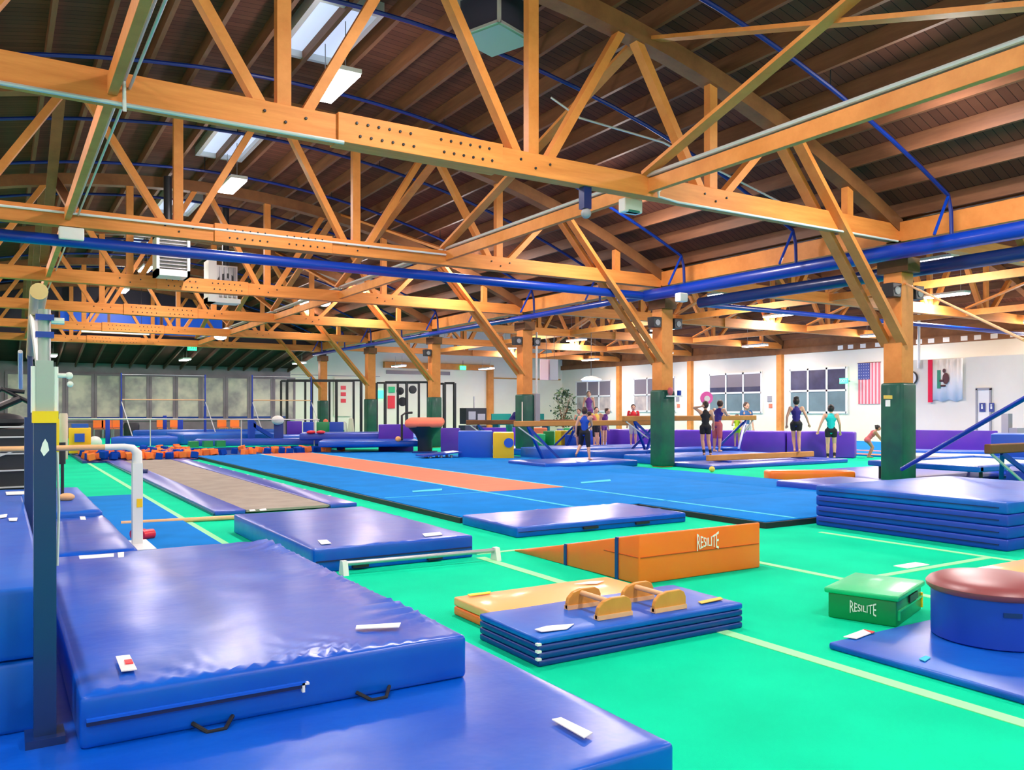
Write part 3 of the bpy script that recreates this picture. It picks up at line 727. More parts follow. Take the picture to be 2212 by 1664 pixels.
child(t,MB().ball((bx0+.075,by0,1.47),.013,10).tube([(bx0+.03,by0,1.47),(bx0+.08,by0,1.47)],.008,8).ball((bx0+.078,by0,1.44),.011,10).build('lock_knob','white',smooth=True))
child(t,MB().tube([(bx0+.02,by0,1.66),(bx0+.06,by0,1.66)],.012,8).build('lock_pin','white',smooth=True))
child(t,MB().tube([(bx0-.02,by0-.08,1.75),(bx0+.065,by0+3.9,1.75)],.028,16).build('rail','rail',smooth=True))
child(t,MB().tube([(bx0-.01,by0+.1,1.5),(bx0-.02,by0+.5,1.72)],.014,8).tube([(bx0-.01,by0+3.2,1.5),(bx0-.02,by0+2.8,1.72)],.014,8).build('rail_brace','galv',smooth=True))
child(t,MB().box((bx0+.015,by0+3.35,.2),(bx0+.08,by0+3.42,1.3)).tube([(bx0+.05,by0+3.39,1.3),(bx0+.05,by0+3.39,1.74)],.018,10).build('far_upright','navy'))
child(t,MB().prism([(bx0-.004,by0-.036,1.19),(bx0+.012,by0-.036,1.21),(bx0+.008,by0-.036,1.235),(bx0+.0,by0-.036,1.25),(bx0-.008,by0-.036,1.235),(bx0-.014,by0-.036,1.21)],(0,.003,0)).build('emblem','label'))
child(t,MB().tube([(bx0+.04,by0+.03,1.2),(bx0+.045,by0+.03,1.0),(bx0+.04,by0+.03,.8)],.005,6).build('cord','white',smooth=True))
# dark stanchion behind it
t=E_('stanchion',(.55,9.6,.43),'slim black stanchion with pale rounded foot beyond the navy upright','stanchion')
child(t,MB().tube([(.55,9.6,.45),(.55,9.6,.85)],.016,10).tube([(.55,9.6,.8),(.55,9.6,1.02)],.03,12).build('pole','dark',smooth=True))
child(t,MB().ball((.58,9.5,.47),.06,14,(1.3,1,.7)).build('foot','rail',smooth=True))
# dark rack far left
c=ad(25,1050,9.9)
t=E_('storage_rack',(c.x,c.y,0),'dark steel storage rack with grey rails at the far left edge','rack')
x0_,y0_=c.x,c.y
f=MB()
for z in (.42,.62,.82,1.02,1.14): f.box((-1.6,0,z),(.3,.03,z+.018))
f.beam((-.9,0,.5),(.25,0,.95),.015,.015).beam((-1.4,0,.75),(-.4,0,1.12),.015,.015)
f.build('rails','galv',t)
MB().box((-1.6,.06,0),(.3,.9,1.12)).build('dark_panels','dark',t)
b=MB().ball((-.15,.3,1.22),.2,14,(1.6,1,.5)).ball((-.6,.3,1.25),.2,14,(1.4,1,.6)).build('bag','dark',smooth=True); b.location=t.location; tag(b,'black bags heaped on the dark rack at the far left','bags')
o=MB().tube([(-.5,.3,1.3),(-.1,.3,1.62),(.2,.3,1.45)],.03,8).tube([(-.3,.3,1.3),(.1,.3,1.5)],.05,8).tube([(-.5,.3,1.66),(.15,.3,1.58)],.025,8).build('exercise_machine','dark',smooth=True); o.location=t.location+Vector((0,.4,0)); tag(o,'black curved machine arms above the dark rack, far left edge','exercise machine')

# --- tumbling floor
RW=slab('tumbling_floor',4.7,10.8,8.75,24.3,0,.078,'carpet',label='long blue carpeted tumbling floor with a coral runway down it',cat='tumbling floor',r=.008,res=2)
EX=slab('tumbling_floor',7.45,10.8,6.53,8.74,0,.078,'carpet',label='near extension panel of the blue tumbling floor beside the mat stack',cat='tumbling floor',r=.008,res=1)
for o,(a,b,c_,d) in ((RW,(4.7,10.8,8.75,24.3)),(EX,(7.45,10.8,6.53,8.74))):
    child(o,MB().box((a-.035,c_-.035,.0),(a,d,.066)).box((a,c_-.035,.0),(b,c_,.066)).build('black_edge','black'))
child(RW,MB().box((6.45,11.2,.078),(7.94,24.29,.082)).build('runway','coral'))
child(RW,MB().box((6.38,8.8,.078),(6.45,24.29,.083)).box((7.94,8.8,.078),(8.01,24.29,.083)).box((4.75,11.16,.078),(6.4,11.19,.081)).build('floor_lines','carpetl'))
child(EX,MB().box((7.94,6.55,.078),(8.01,8.74,.083)).build('floor_lines','carpetl'))
for q in ([(890,1061),(955,1056),(955,1060),(892,1064)],[(1254,1042),(1318,1036),(1320,1040),(1256,1045)]): px_t(RW,'tape_mark',q,.08,'carpetl')
S2=slab('floor_mat',10.86,12.4,8.2,21.5,0,.06,'carpet',label='long blue floor mat strip alongside the tumbling floor, post side',cat='floor mat',r=.01,res=2)
px_t(S2,'tape_mark',[(1386,1029),(1455,1036),(1453,1040),(1386,1033)],.065,'carpetl')
# --- tumble trampoline
t=E_('tumble_trampoline',(3.3,17,0),'long tumbling trampoline with tan bed and lavender-blue side pads','trampoline')
child(t,MB().box((2.74,11,.02),(3.86,23.4,.05)).build('bed','bed'))
for x0,x1 in ((2.34,2.73),(3.87,4.26)):
    o=slab('side_pad',x0,x1,11,23.5,.0,.06,'padl',parent=t,r=.015,res=.6,puff=.006); o.location-=t.location
    child(t,MB().box((x0-.015 if x0<3 else x0-.03,11,0),(x0+.01,23.5,.03)).build('frame_edge','navy'))
for i in range(9):
    child(t,MB().box((4.2,12+i*1.2,.062),(4.24,12.05+i*1.2,.068)).build('snap','label'))
# --- foam pit
t=E_('foam_pit',(5.5,26,0),'shallow foam pit frame at the far end of the tumbling floor','foam pit')
child(t,MB().box((1.9,23.6,0),(4.6,28.2,.03)).box((4.6,24.4,0),(9.6,28.2,.03)).build('liner','navyv'))
child(t,MB().box((1.8,23.6,0),(1.9,28.2,.06)).build('rim','navyv'))
o=MB().box((1.7,28.25,0),(16,30.4,.14)).build('platform','floor',origin=(8,29,0)); tag(o,'green carpeted platform edge behind the foam pit','platform')
child(o,MB().box((1.7,28.2,0),(16,28.25,.12)).build('front_edge','navyv'))
cubes={}
n=0
rnd=random.Random(4)
cells=[]
for iy in range(15):
    for ix in range(28):
        x=2.05+ix*.27+rnd.uniform(-.07,.07);y=23.75+iy*.27+rnd.uniform(-.07,.07)
        if x>4.55 and y<24.5: continue
        if x>4.8 and (rnd.random()<.5 or iy>6): continue
        if x>9.3: continue
        cells.append((x,y))
for x,y in cells:
    col=rnd.random()<.56
    key='foamo' if col else 'foamb'
    if key not in cubes:
        o=bev(MB().box((-.085,-.085,-.085),(.085,.085,.085)).build('foam_cube',key),.012); cubes[key]=o
        tag(o,'orange foam cube lying in the foam pit' if col else 'blue foam cube lying in the foam pit','foam cube','orange foam cubes in the pit' if col else 'blue foam cubes in the pit')
    else: o=cubes[key].copy(); COL.objects.link(o)
    o.location=(x,y,.125+rnd.uniform(0,.04)+(.05 if rnd.random()<.12 else 0)); o.rotation_euler=(rnd.uniform(-.25,.25),rnd.uniform(-.25,.25),rnd.uniform(0,3))

# --- orange wedge
me=slab_mesh('incline_wedge',1.35,1.82,.39,r=.015,res=.2,mat='orange',wedge=True)
t=E_('incline_wedge',(4.87,5.83,0),'orange folding incline wedge with navy stripes and white logo','wedge mat')
o=bpy.data.objects.new('body',me); COL.objects.link(o); o.parent=t
def wz(y): return .39*max(.03,1-(y-4.92)/1.82)
for px in (1222,1333):
    y=aX(px,1200,4.195).y
    child(t,MB().box((4.185,y-.018,0),(4.2,y+.018,wz(y)-.01)).box((4.19,y-.018,wz(y)-.012),(5.55,y+.018,wz(y)+.002)).build('stripe','navyv'))
child(t,MB().box((4.21,4.912,.206),(5.52,4.925,.211)).box((4.188,4.93,.206),(4.2,5.35,.211)).build('seam','seamo'))
lg=text_mesh('logo','RESILITE',.085,'label',bow=.9); lg.scale=(.8,1.5,1)
q=aY(1530,1172,4.9); lg.parent=t; lg.rotation_euler=(PI/2,0,0); lg.location=Vector((q.x,4.905,q.z))-t.location
# --- folding panel mats with parallettes
K=E_('folding_mat',(3.16,3.93,0),'navy-blue four-panel folding mat carrying the wooden parallettes','folding mat')
for i in range(4):
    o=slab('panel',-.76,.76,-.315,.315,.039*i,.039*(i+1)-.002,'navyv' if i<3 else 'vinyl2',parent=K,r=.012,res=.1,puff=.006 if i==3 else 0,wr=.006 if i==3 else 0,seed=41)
q=MB().box((0,0,0),(.01,.01,.002))
px_t(K,'tag',[(1155,1361),(1180,1354),(1240,1349),(1225,1360),(1170,1366)],.162); px_t(K,'tag',[(1508,1301),(1556,1291),(1562,1295),(1515,1305)],.162,'yelc')
for z in (.04,.08,.118): child(K,MB().box((2.385,3.6,z),(2.41,3.625,z+.012)).build('corner_tab','label'))
J=E_('folding_mat',(3.19,4.575,0),'light orange two-panel folding mat behind the navy-blue one','folding mat')
for i in range(2): slab('panel',-.64,.64,-.28,.28,.06*i,.06*(i+1)-.002,'orange' if i==0 else 'orangel',parent=J,r=.014,res=.2,puff=.004 if i else 0)
px_t(J,'tag',[(1240,1263),(1275,1257),(1305,1256),(1290,1262)],.126,'label'); px_t(J,'tag',[(1010,1285),(1060,1279),(1058,1283),(1015,1289)],.126,'yellow')
def parallette(cpx,label,rz=0.):
    t=E_('parallette',(cpx.x,cpx.y,.16),label,'parallette','wooden parallettes on the folding mat',rz=rz)
    prof=[(-.125,0),(.125,0),(.125,.07),(.11,.1),(.08,.115),(-.02,.115),(-.08,.1),(-.115,.07),(-.125,.04)]
    for s,y in ((-1,-.16),(1,.13)):
        o=MB().prism([Vector((x,y,z)) for x,z in prof],(0,.028,0)).build('side_plate','ply',t); bev(o,.005)
        MB().box((-.125,y-.008,0),(.125,y+.036,.025)).build('foot_rail','rail',t)
    MB().tube([(-.02,-.14,.09),(-.02,.14,.09)],.016,12).build('grip','rail',t,smooth=True)
    return t
a=az(1300,1342,.16);b=az(1375,1334,.16)
parallette(Vector(((a.x+b.x)/2,a.y+.18,0)),'nearer left wooden parallette standing on the navy-blue folding mat')
a=az(1402,1325,.16);b=az(1468,1314,.16)
parallette(Vector(((a.x+b.x)/2+.03,a.y+.14,0)),'right wooden parallette standing on the navy-blue folding mat')
# --- stack of blue mats, right
for i,w in enumerate(('bottom','second','third','topmost')):
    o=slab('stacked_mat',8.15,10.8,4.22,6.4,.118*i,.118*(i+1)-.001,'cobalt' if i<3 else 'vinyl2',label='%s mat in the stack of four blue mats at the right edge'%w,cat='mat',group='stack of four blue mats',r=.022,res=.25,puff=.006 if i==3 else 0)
    if i in (0,1,2,3): child(o,MB().box((8.14,4.3,.118*i+.055),(8.152,6.35,.118*i+.062)).build('seam','seam'))
# --- orange block by the post
p=az(1667,1040,0);q=az(1857,1040,0);m_=(p+q)/2
o=slab('foam_block',m_.x-.82,m_.x+.82,m_.y-.05,m_.y+.35,0.0,.2,'orange',label='long orange foam block lying before the nearest post',cat='foam block',rz=math.atan2(q.y-p.y,q.x-p.x),r=.05,res=.3)
o=slab('landing_mat',11.2,12.9,6.9,9.6,.0,.16,'padl',label='lavender-blue mat between the mat stack and the nearest post',cat='landing mat',r=.03,res=.3,puff=.01)
# --- green block
u=Vector((math.cos(.33),math.sin(.33),0))
cc=Vector((4.72,3.11,0))
t=E_('spotting_block',cc,'green vaulting block with white logo, darker sides and light lid','spotting block',rz=.33)
me=slab_mesh('body',.6,.42,.165,r=.012,res=.2,mat='greenv'); o=bpy.data.objects.new('body',me); COL.objects.link(o); o.parent=t; o.location=(.31,.21,0)
me=slab_mesh('lid',.64,.46,.035,r=.012,res=.2,mat='greenl'); o=bpy.data.objects.new('lid',me); COL.objects.link(o); o.parent=t; o.location=(.31,.21,.163)
MB().box((.28,-.012,.108),(.48,.0,.152)).build('hand_slot','dark',t)
MB().box((.03,-.012,.092),(.6,.0,.1)).box((.03,-.012,.04),(.05,.0,.095)).build('side_strap','greenl',t)
MB().box((.6,-.01,.02),(.615,.03,.12)).build('edge_trim','yellow',t)
lg=text_mesh('logo','RESILITE',.05,'label',bow=.9); lg.scale=(.9,1.5,1); lg.parent=t; lg.rotation_euler=(PI/2,0,-PI/2); lg.location=(.003,.2,.088)
# --- thin mat and mushroom
Q=slab('folding_mat',3.98,6.6,.9,3.04,0,.04,'vinyl2',label='thin blue mat under the mushroom trainer at the right edge',cat='mat',r=.015,res=.2,puff=.004,wr=.003)
px_t(Q,'tag',[(1822,1377),(1850,1381),(1890,1366),(1866,1361)],.045,'label',lab='white tag edged red'); px_t(Q,'tag_mark',[(1866,1361),(1876,1363),(1890,1366),(1884,1369)],.048,'red')
px_t(Q,'tag',[(1985,1425),(2000,1418),(2010,1422),(1998,1430)],.045,'carpetl')
c=(4.87,2.6,.042)
t=E_('mushroom_trainer',c,'round mushroom trainer with maroon cushioned top and blue drum','mushroom trainer')
MB().lathe((0,0,0),[(.31,0),(.325,.01),(.325,.27),(.31,.28)],48).build('drum','cobalt',t,smooth=True)
MB().lathe((0,0,.27),[(.30,0),(.335,.0),(.35,.015),(.352,.035),(.335,.055),(.29,.075),(.2,.092),(.1,.1),(.01,.102)],48).build('cushion','maroon',t,smooth=True)
sl=MB().box((-.045,-.008,-.012),(.045,.008,.012)).build('hand_slot','navy',t); a=math.atan2(-c[1],-c[0])+.28
sl.location=(math.cos(a)*.322,math.sin(a)*.322,.2); sl.rotation_euler=(0,0,a+PI/2)
p=az(2105,1226,.1)
slab('mat',p.x,p.x+2.2,p.y-.42,p.y+.0,0,.1,'orangel',label='light orange mat edge behind the mushroom trainer, right edge',cat='mat',r=.02,res=.4)

# ================================================================== MIDDLE DISTANCE
def vbox(name,x0,x1,yt,yb,t,dep,mat,label=None,cat='mat',group=None,r=.02,parent=None,z0=None,ang=None,res=.5):
    """box standing at depth t whose front spans the given directions"""
    zt=HC+(YH-yt)/F*t; zb=HC+(YH-yb)/F*t if z0 is None else z0
    zb=max(0.0,zb)
    a=ad((x0+x1)/2,YH,t); w=(x1-x0)/F*t
    me=slab_mesh(name,w,dep,zt-zb,r=r,res=res,mat=mat)
    o=bpy.data.objects.new(name,me); COL.objects.link(o)
    rz=-(YAW+math.atan(((x0+x1)/2-1106)/F)) if ang is None else ang
    back=Vector((math.sin(-rz),math.cos(-rz),0))*dep/2 if ang is None else Vector((sn,cs,0))*dep/2
    o.location=(a.x+back.x,a.y+back.y,zb); o.rotation_euler=(0,0,rz)
    if parent is not None: child(parent,o)
    else: tag(o,label,cat,group)
    return o
# landing mats of the beam area, X/Y aligned
def mt(x0,x1,y0,y1,z0,z1,mat,lab,**k): return slab('landing_mat',x0,x1,y0,y1,z0,z1,mat,label=lab,cat='landing mat',group='landing mats in the beam area',res=.5,**{**dict(r=.03,puff=.01),**k})
mt(10.4,13.1,15.4,17.0,0,.15,'vinyl','blue landing mat under the girl in blue and black')
mt(12.4,16.6,18.0,19.6,0,.32,'vinyl2','thick blue mat behind the girl in blue, left of the second post')
mt(13.1,18.5,17.12,17.9,.0,.28,'vinyl','blue mat under the right half of the high beams')
mt(13.8,17.8,15.25,16.8,0,.2,'vinyl2','blue mat beneath the girl in black')
mt(13.75,18.6,13.6,15.2,0,.1,'padl','lavender-blue mat below the low practice beam')
mt(13.2,17.2,19.75,22.5,.0,.2,'vinyl','blue mat behind the high beams, window side')
mt(14.0,19.5,8.9,12.0,0,.05,'padl','pale lavender mat on the floor right of the nearest post')
slab('landing_mat',5.5,8.9,26.2+4.6,29.8+4.6,.14,.5,'vinyl2',label='thick blue mat left of the vault landing area',cat='landing mat',group='far landing mats',r=.05,res=.6)
for (x0,x1,yt,yb,t,dep,mat,lab) in (
  (300,590,929,946,33,1.2,'vinyl2','far blue mat before the orange chairs'),
  (262,700,943,962,30.5,2.0,'royal','long far blue mat behind the foam pit'),
  (430,730,948,963,28.5,.6,'padl','pale blue mat edge behind the foam pit, centre'),
  (650,862,936,951,27,1.8,'padl','pale mat with rounded left end, left of the purple wall'),
  (690,905,953,966,25,2.2,'vinyl','blue mat in front of the fifth post'),
  (905,1000,958,972,23,.9,'royal','x')):
    if lab!='x': vbox('landing_mat',x0,x1,yt,yb,t,dep,mat,lab,'landing mat','far landing mats',r=.05)
# partitions
def part(x0,x1,yt,yb,t,mat,lab): return vbox('partition_panel',x0,x1,yt,yb,t,.12,mat,lab,'padded partition','padded partition panels',r=.03,z0=0.0)
part(818,893,917,958,27,'purple','purple padded panel left of the vault table')
part(952,994,925,958,27,'purple','purple padded panel right of the vault table')
part(1040,1130,924,945,31,'purple','long purple padded panel behind the yellow block')
part(620,652,910,940,34,'purple','small purple padded panel far left of the posts')
part(655,680,912,940,33,'cobalt','blue padded panel beside the far small purple one')
part(712,742,912,940,33,'cobalt','blue padded panel left of the fifth post')
part(684,712,912,942,33.5,'greenv','dark green padded panel between the two far blue ones')
P0=Vector((20.6,14.8,0));P1=Vector((16.9,21.3,0))
dv=(P0-P1);Lp=dv.length/4;an=math.atan2(dv.y,dv.x)
for i,w in enumerate(('nearest the windows opening, right end','second from the right end','third from the right end','left end, behind the boy in red')):
    c=P0-dv/4*(i+.5)
    slab('partition_panel',c.x-Lp/2+.02,c.x+Lp/2-.02,c.y-.3,c.y+.3,0,.74,'purple',label='purple padded block of the beam area row, %s'%w,cat='padded partition',group='purple padded blocks behind the beams',rz=an,r=.05,res=.5)
vbox('partition_panel',1973,2142,930,984,23.5,.15,'purple','long purple padded panel in front of the white booth','padded partition','padded partition panels',z0=0)
# blue and yellow blocks
vbox('foam_block',990,1064,932,982,22.5,.9,'royal','large bright blue foam block beside the yellow one','foam block',z0=0)
o=vbox('foam_block',1065,1110,935,981,22.3,.9,'yellow','yellow foam block with blue oval on its front','foam block',z0=0)
c=ad(1099,957,22.25); child(o,MB().tube([c,c+Vector((sn,cs,0))*.06],.13,16).build('oval_insert','royal'))
# vault table
c=ad(915,975,24.5);c.z=0
t=E_('vault_table',c,'vault table with salmon cushioned top and dark padded pedestal','vault table',rz=-YAW)
q=slab_mesh('top_cushion',1.12,1.0,.26,r=.12,res=.2,mat='coral'); o=bpy.data.objects.new('top_cushion',q); COL.objects.link(o); o.parent=t; o.location=(-.0,.4,.85); o.rotation_euler=(.06,0,0)
MB().lathe((0,.4,0),[(.22,.0),(.22,.45),(.3,.62),(.48,.8),(.52,.87)],20).build('pedestal','dark',t,smooth=True)
MB().box((-.35,.1,0),(.35,.7,.12)).build('base','navyv',t)
c=ad(948,972,22.3);c.z=0
t=E_('springboard',c,'blue springboard on the floor before the vault table','springboard',rz=-YAW+.5)
MB().prism([(-.55,-.3,.12),(.55,-.3,.2),(.55,-.3,.24),(-.55,-.3,.16)],(0,.6,0)).build('top_board','padl',t)
MB().box((-.5,-.28,0),(.5,.28,.05)).build('base_board','navyv',t)
for x in (-.3,0,.3):
    for y in (-.15,.15): MB().tube([(x,y,.05),(x,y,.15)],.04,10).build('spring','metal',t)
p=ad(868,952,25.5);q=ad(868,898,25.5)
t=pipe('rig_pole',[p,q,q+Vector((.12,0,.08)),q+Vector((.35,0,.09))],.035,'black curved pole beside the vault table','dark',cat='pole')
o=MB().ball(ad(860,949,25.2),.09,12).build('ball','orangel',smooth=True); tag(o,'small orange ball at the foot of the black curved pole','ball')
# beams
def balance_beam(x0,x1,y,zt,lab,mat='beam',low=False):
    fz={17.5:.06,16.95:.24}.get(y,.06)
    t=E_('balance_beam',((x0+x1)/2,y,0),lab,'balance beam',None)
    o=MB().box((x0,y-.05,zt-.14),(x1,y+.05,zt)).build('beam_body',mat); bev(o,.02,3); child(t,o)
    for s,x in ((1,x0+.5),(-1,x1-.5)):
        if low: 
            child(t,MB().box((x-.05,y-.25,.1),(x+.05,y+.25,zt-.14)).build('foot','steelblue')); continue
        child(t,MB().beam((x-.1*s,y,zt-.14),(x+.65*s,y-.42,fz),.06,.06).build('leg','steelblue'))
        child(t,MB().beam((x-.1*s,y,zt-.14),(x+.65*s,y+.42,fz),.06,.06).build('leg','steelblue'))
        child(t,MB().beam((x-.4*s,y,zt-.14),(x+.25*s,y-.15,zt-.6),.03,.03).build('stay','galv'))
        child(t,MB().box((x+.65*s-.05,y-.5,fz-.05),(x+.65*s+.05,y+.5,fz+.01)).build('foot','steelblue'))
    return t
balance_beam(10.9,15.9,17.5,1.08,'nearer high brown balance beam, passing behind the second post')
balance_beam(13.9,18.9,16.95,1.2,'high tan balance beam ending right of the girls, with blue legs')
balance_beam(14.3,18.1,14.3,.28,'low tan practice beam on the lavender mat',low=True)
balance_beam(12.0,16.5,22.0,1.05,'far brown balance beam behind the third post','beamd')
balance_beam(12.1,16.0,6.55,.86,'dark brown beam entering at the right edge','beamd')
# right trampoline
c=ad(2085,1000,15.6);c.z=0
t=E_('mini_trampoline',c,'low blue-framed trampoline with white mats, right of the nearest post','trampoline')
MB().box((-1.3,-.9,.3),(1.9,.9,.36)).build('bed','cream',t)
for a,b in (((-1.4,-1.05,.3),(2.0,-.88,.4)),((-1.4,.88,.3),(2.0,1.05,.4)),((-1.45,-1.05,.3),(-1.28,1.05,.4)),((1.88,-1.05,.3),(2.05,1.05,.4))):
    bev(MB().box(a,b).build('frame_pad','vinyl2',t),.02)
for x in (-1.2,-.2,.1,.6,.9,1.8):
    MB().tube([(x,-.95,0.05),(x,-.95,.32)],.03,8).build('leg','dark',t)
for x in (-1.2,1.8): MB().tube([(x,.95,0.05),(x,.95,.32)],.03,8).build('leg','dark',t)
mt(15.2,20.5,6.0,8.6,.0,.04,'padl','pale mat under the low blue-framed trampoline')
vbox('landing_mat',1975,2180,986,1000,18.5,1.2,'cream','cream-coloured mat beyond the low trampoline','landing mat','far landing mats',z0=.1)
vbox('landing_mat',1968,2130,975,990,20.5,1.0,'royal','bright blue mat before the long purple panel','landing mat','far landing mats',z0=0)
vbox('block_mat',2190,2400,1021,1050,12.,1.2,'cobalt','dark blue block mat at the right edge above the stack','block mat')
vbox('block_mat',2160,2420,940,958,17,1.2,'royal','raised blue mat block at the right edge','block mat',z0=0)
p=ad(1948,1014,13.6);q=ad(2230,851,11.0)
pipe('brace_tube',[p,q],.035,'long slanting blue brace tube crossing to the right edge','steelblue',cat='tube')
SF=slab('spring_floor',21.6,31.,9.5,43.5,0,.05,'carpet',label='blue spring floor with coral borders along the window wall',cat='spring floor',r=.01,res=3)
child(SF,MB().box((21.6,9.5,.05),(22.1,43.5,.054)).box((23.6,9.5,.05),(24.,43.5,.054)).build('border','coral'))
slab('spring_floor',14.6,16.6,24.,43.,0,.05,'carpet',label='blue floor strip behind the play blocks, towards the back wall',cat='spring floor',r=.01,res=3)  # strip added to cut green bounce from the floor
slab('spring_floor',17.,21.2,24.,43.,0,.05,'royal',label='bright blue floor area in front of the potted plant',cat='spring floor',r=.01,res=3)  # blue area added so less green light reaches the walls
# toddler blocks beyond the beam
for (x0,x1,yt,yb,t,m_,lab) in ((1150,1182,925,937,29,'coral','salmon soft play block behind the third post'),(1176,1200,932,944,28,'greenv','green soft play block behind the beam'),
   (1205,1235,931,947,27.5,'yellow','yellow soft play block behind the beam'),(1224,1250,940,950,27,'royal','blue soft play block right of the yellow one'),(1150,1175,938,948,27.6,'greenl','light green soft play block by the third post'),(1218,1245,925,932,30,'greenv','small dark green soft play block above the yellow one')):
    vbox('soft_play_block',x0,x1,yt,yb,t,.5,m_,lab,'soft play block','soft play blocks',ang=random.uniform(-.9,.2),z0=.0)
# far left items
def uneven(px,t,lab,xr):
    p=ad(px,YH,t)
    r=E_('uneven_bars',(p.x,p.y,0),lab,'uneven bars','far uneven bars')
    for dx,zt in ((0,2.75),(xr,2.75 if xr>2 else 1.8)):
        MB().tube([(dx,0,0),(dx,0,zt*.55)],.05,10).tube([(dx,0,zt*.5),(dx,0,zt)],.03,10).build('upright','steelblue',r,smooth=True)
    MB().tube([(0,0,1.75),(xr,0,1.75)],.022,8).build('low_rail','rail',r)
    MB().tube([(0,.0,2.7),(xr,0,2.7)],.012,6).build('high_rail','galv',r)
    MB().tube([(0,0,1.7),(.4,-.6,0.05)],.02,6).tube([(xr,0,1.7),(xr+.4,-.6,0.05)],.02,6).build('stay','galv',r)
uneven(262,31,'far blue-posted uneven bars left of the orange chairs',3.0)
uneven(545,33,'far blue-posted uneven bars behind the white foam piece',2.4)
p=ad(128,905,27);q=ad(690,907,27)
t=E_('bar_rail',(p.x,p.y,0),'long low pale rail on thin posts across the far left floor','bar rail')
child(t,MB().tube([p,q],.02,8).build('rail','galv',smooth=True))
for f_ in (.02,.35,.7,.98):
    c=p.lerp(q,f_); child(t,MB().tube([c,(c.x,c.y,0)],.018,8).build('post','galv'))
# orange chairs
def chair(px,lab):
    c=ad(px,YH,42.5)
    t=E_('stacking_chair',(c.x,min(c.y,44.6),0),lab,'chair','orange chairs along the grey wall')
    bev(MB().box((-.23,-.22,.43),(.23,.22,.47)).build('seat','foamo',t),.01)
    bev(MB().box((-.23,.19,.5),(.23,.22,.86)).build('backrest','foamo',t),.01)
    for x in (-.2,.2):
        for y in (-.19,.19): MB().tube([(x,y,0),(x,y,.44)],.012,6).build('leg','metal',t)
    return t
for i,px in enumerate((201,219,243,343,374,481,509)):
    chair(px,'orange chair against the grey wall, number %s from the left'%['one','two','three','four','five','six','seven'][i])
vbox('padded_post',228,237,905,957,30,.3,'cobalt','blue padded post between the far orange chairs','padded post',z0=0)
vbox('padded_post',352,360,898,938,34,.3,'cobalt','second blue padded post, between two orange chairs','padded post',z0=0)
vbox('padded_post',384,395,907,940,34,.3,'cobalt','third blue padded post, right of the fifth chair','padded post',z0=0)
vbox('padded_post',592,612,914,950,29,.4,'navyv','navy padded post under the white foam piece','padded post',z0=0)
c=ad(600,908,28.9); o=MB().ball(c,.22,14,(1,1,.75)).build('foam_dome','white',smooth=True,origin=c); tag(o,'white rounded foam dome on the navy padded post','foam dome')
c=ad(284,930,33); o=MB().lathe((c.x,c.y,0.0),[(.2,0),(.28,.2),(.3,.75),(.26,.86)],18).build('barrel','dark',smooth=True,origin=(c.x,c.y,0)); tag(o,'dark brown barrel before the grey wall','barrel')
t=vbox('vault_trainer',151,194,925,953,24,.7,'yellow','yellow vault trainer block with blue arch and top, far left','vault trainer',z0=.1)
c=ad(172,946,23.95); child(t,MB().box((c.x-.13,c.y-.0,c.z-.12),(c.x+.13,c.y+.05,c.z+.12)).build('arch','royal'))
c=ad(172,922,24.3); child(t,MB().box((c.x-.2,c.y-.15,c.z-.05),(c.x+.22,c.y+.3,c.z+.08)).build('top_pad','royal'))
vbox('foam_block',108,127,905,950,21,.4,'yellow','yellow foam piece just right of the navy upright','foam block',z0=0)
c=ad(137,YH,22); zt=HC+(YH-893)/F*22
o=MB().lathe((c.x,c.y,.05),[(.1,0),(.105,.02),(.105,zt-.1),(.09,zt-.05)],16).build('foam_roller','cream',smooth=True,origin=(c.x,c.y,0)); tag(o,'upright cream foam roller beside the yellow vault trainer','foam roller')
c=ad(205,953,28.5); c.z=.235; o=MB().ball((c.x,c.y,c.z),.225,20).build('exercise_ball','white',smooth=True,origin=c); tag(o,'white exercise ball seen above the wooden low bar','ball')
c=ad(560,YH,30)
o=MB().prism([(c.x-.35,c.y,0.0),(c.x-.2,c.y,0),(c.x-.1,c.y,.9),(c.x-.25,c.y,1.05),(c.x-.35,c.y,1.05)],(0,.25,0)).prism([(c.x-.2,c.y,.75),(c.x-.2,c.y,.9),(c.x+.5,c.y,.45),(c.x+.5,c.y,.3)],(0,.25,0)).build('a_frame','cobalt',origin=(c.x,c.y,0)); o.name='support_frame'; tag(o,'blue slanted support frame left of the white foam dome','frame')
for px,lab in ((672,'left red cap on the pale far mat'),(693,'right red cap on the pale far mat')):
    c=ad(px,934,26.8); o=MB().ball(c,.12,10,(1.3,1,.5)).build('marker_cap','red',smooth=True,origin=c); tag(o,lab,'marker cap','red caps')
c=ad(440,957,28.); 
for i,(dx,lab) in enumerate(((-.45,'left small green box on the platform edge'),(0,'middle small green box on the platform edge'),(.4,'right small green box on the platform edge'))):
    o=MB().box((c.x+dx-.17,28.4,.14),(c.x+dx+.12,28.7,.34)).build('small_box','greenv',origin=(c.x+dx,28.5,.14)); tag(o,lab,'box','small green boxes')
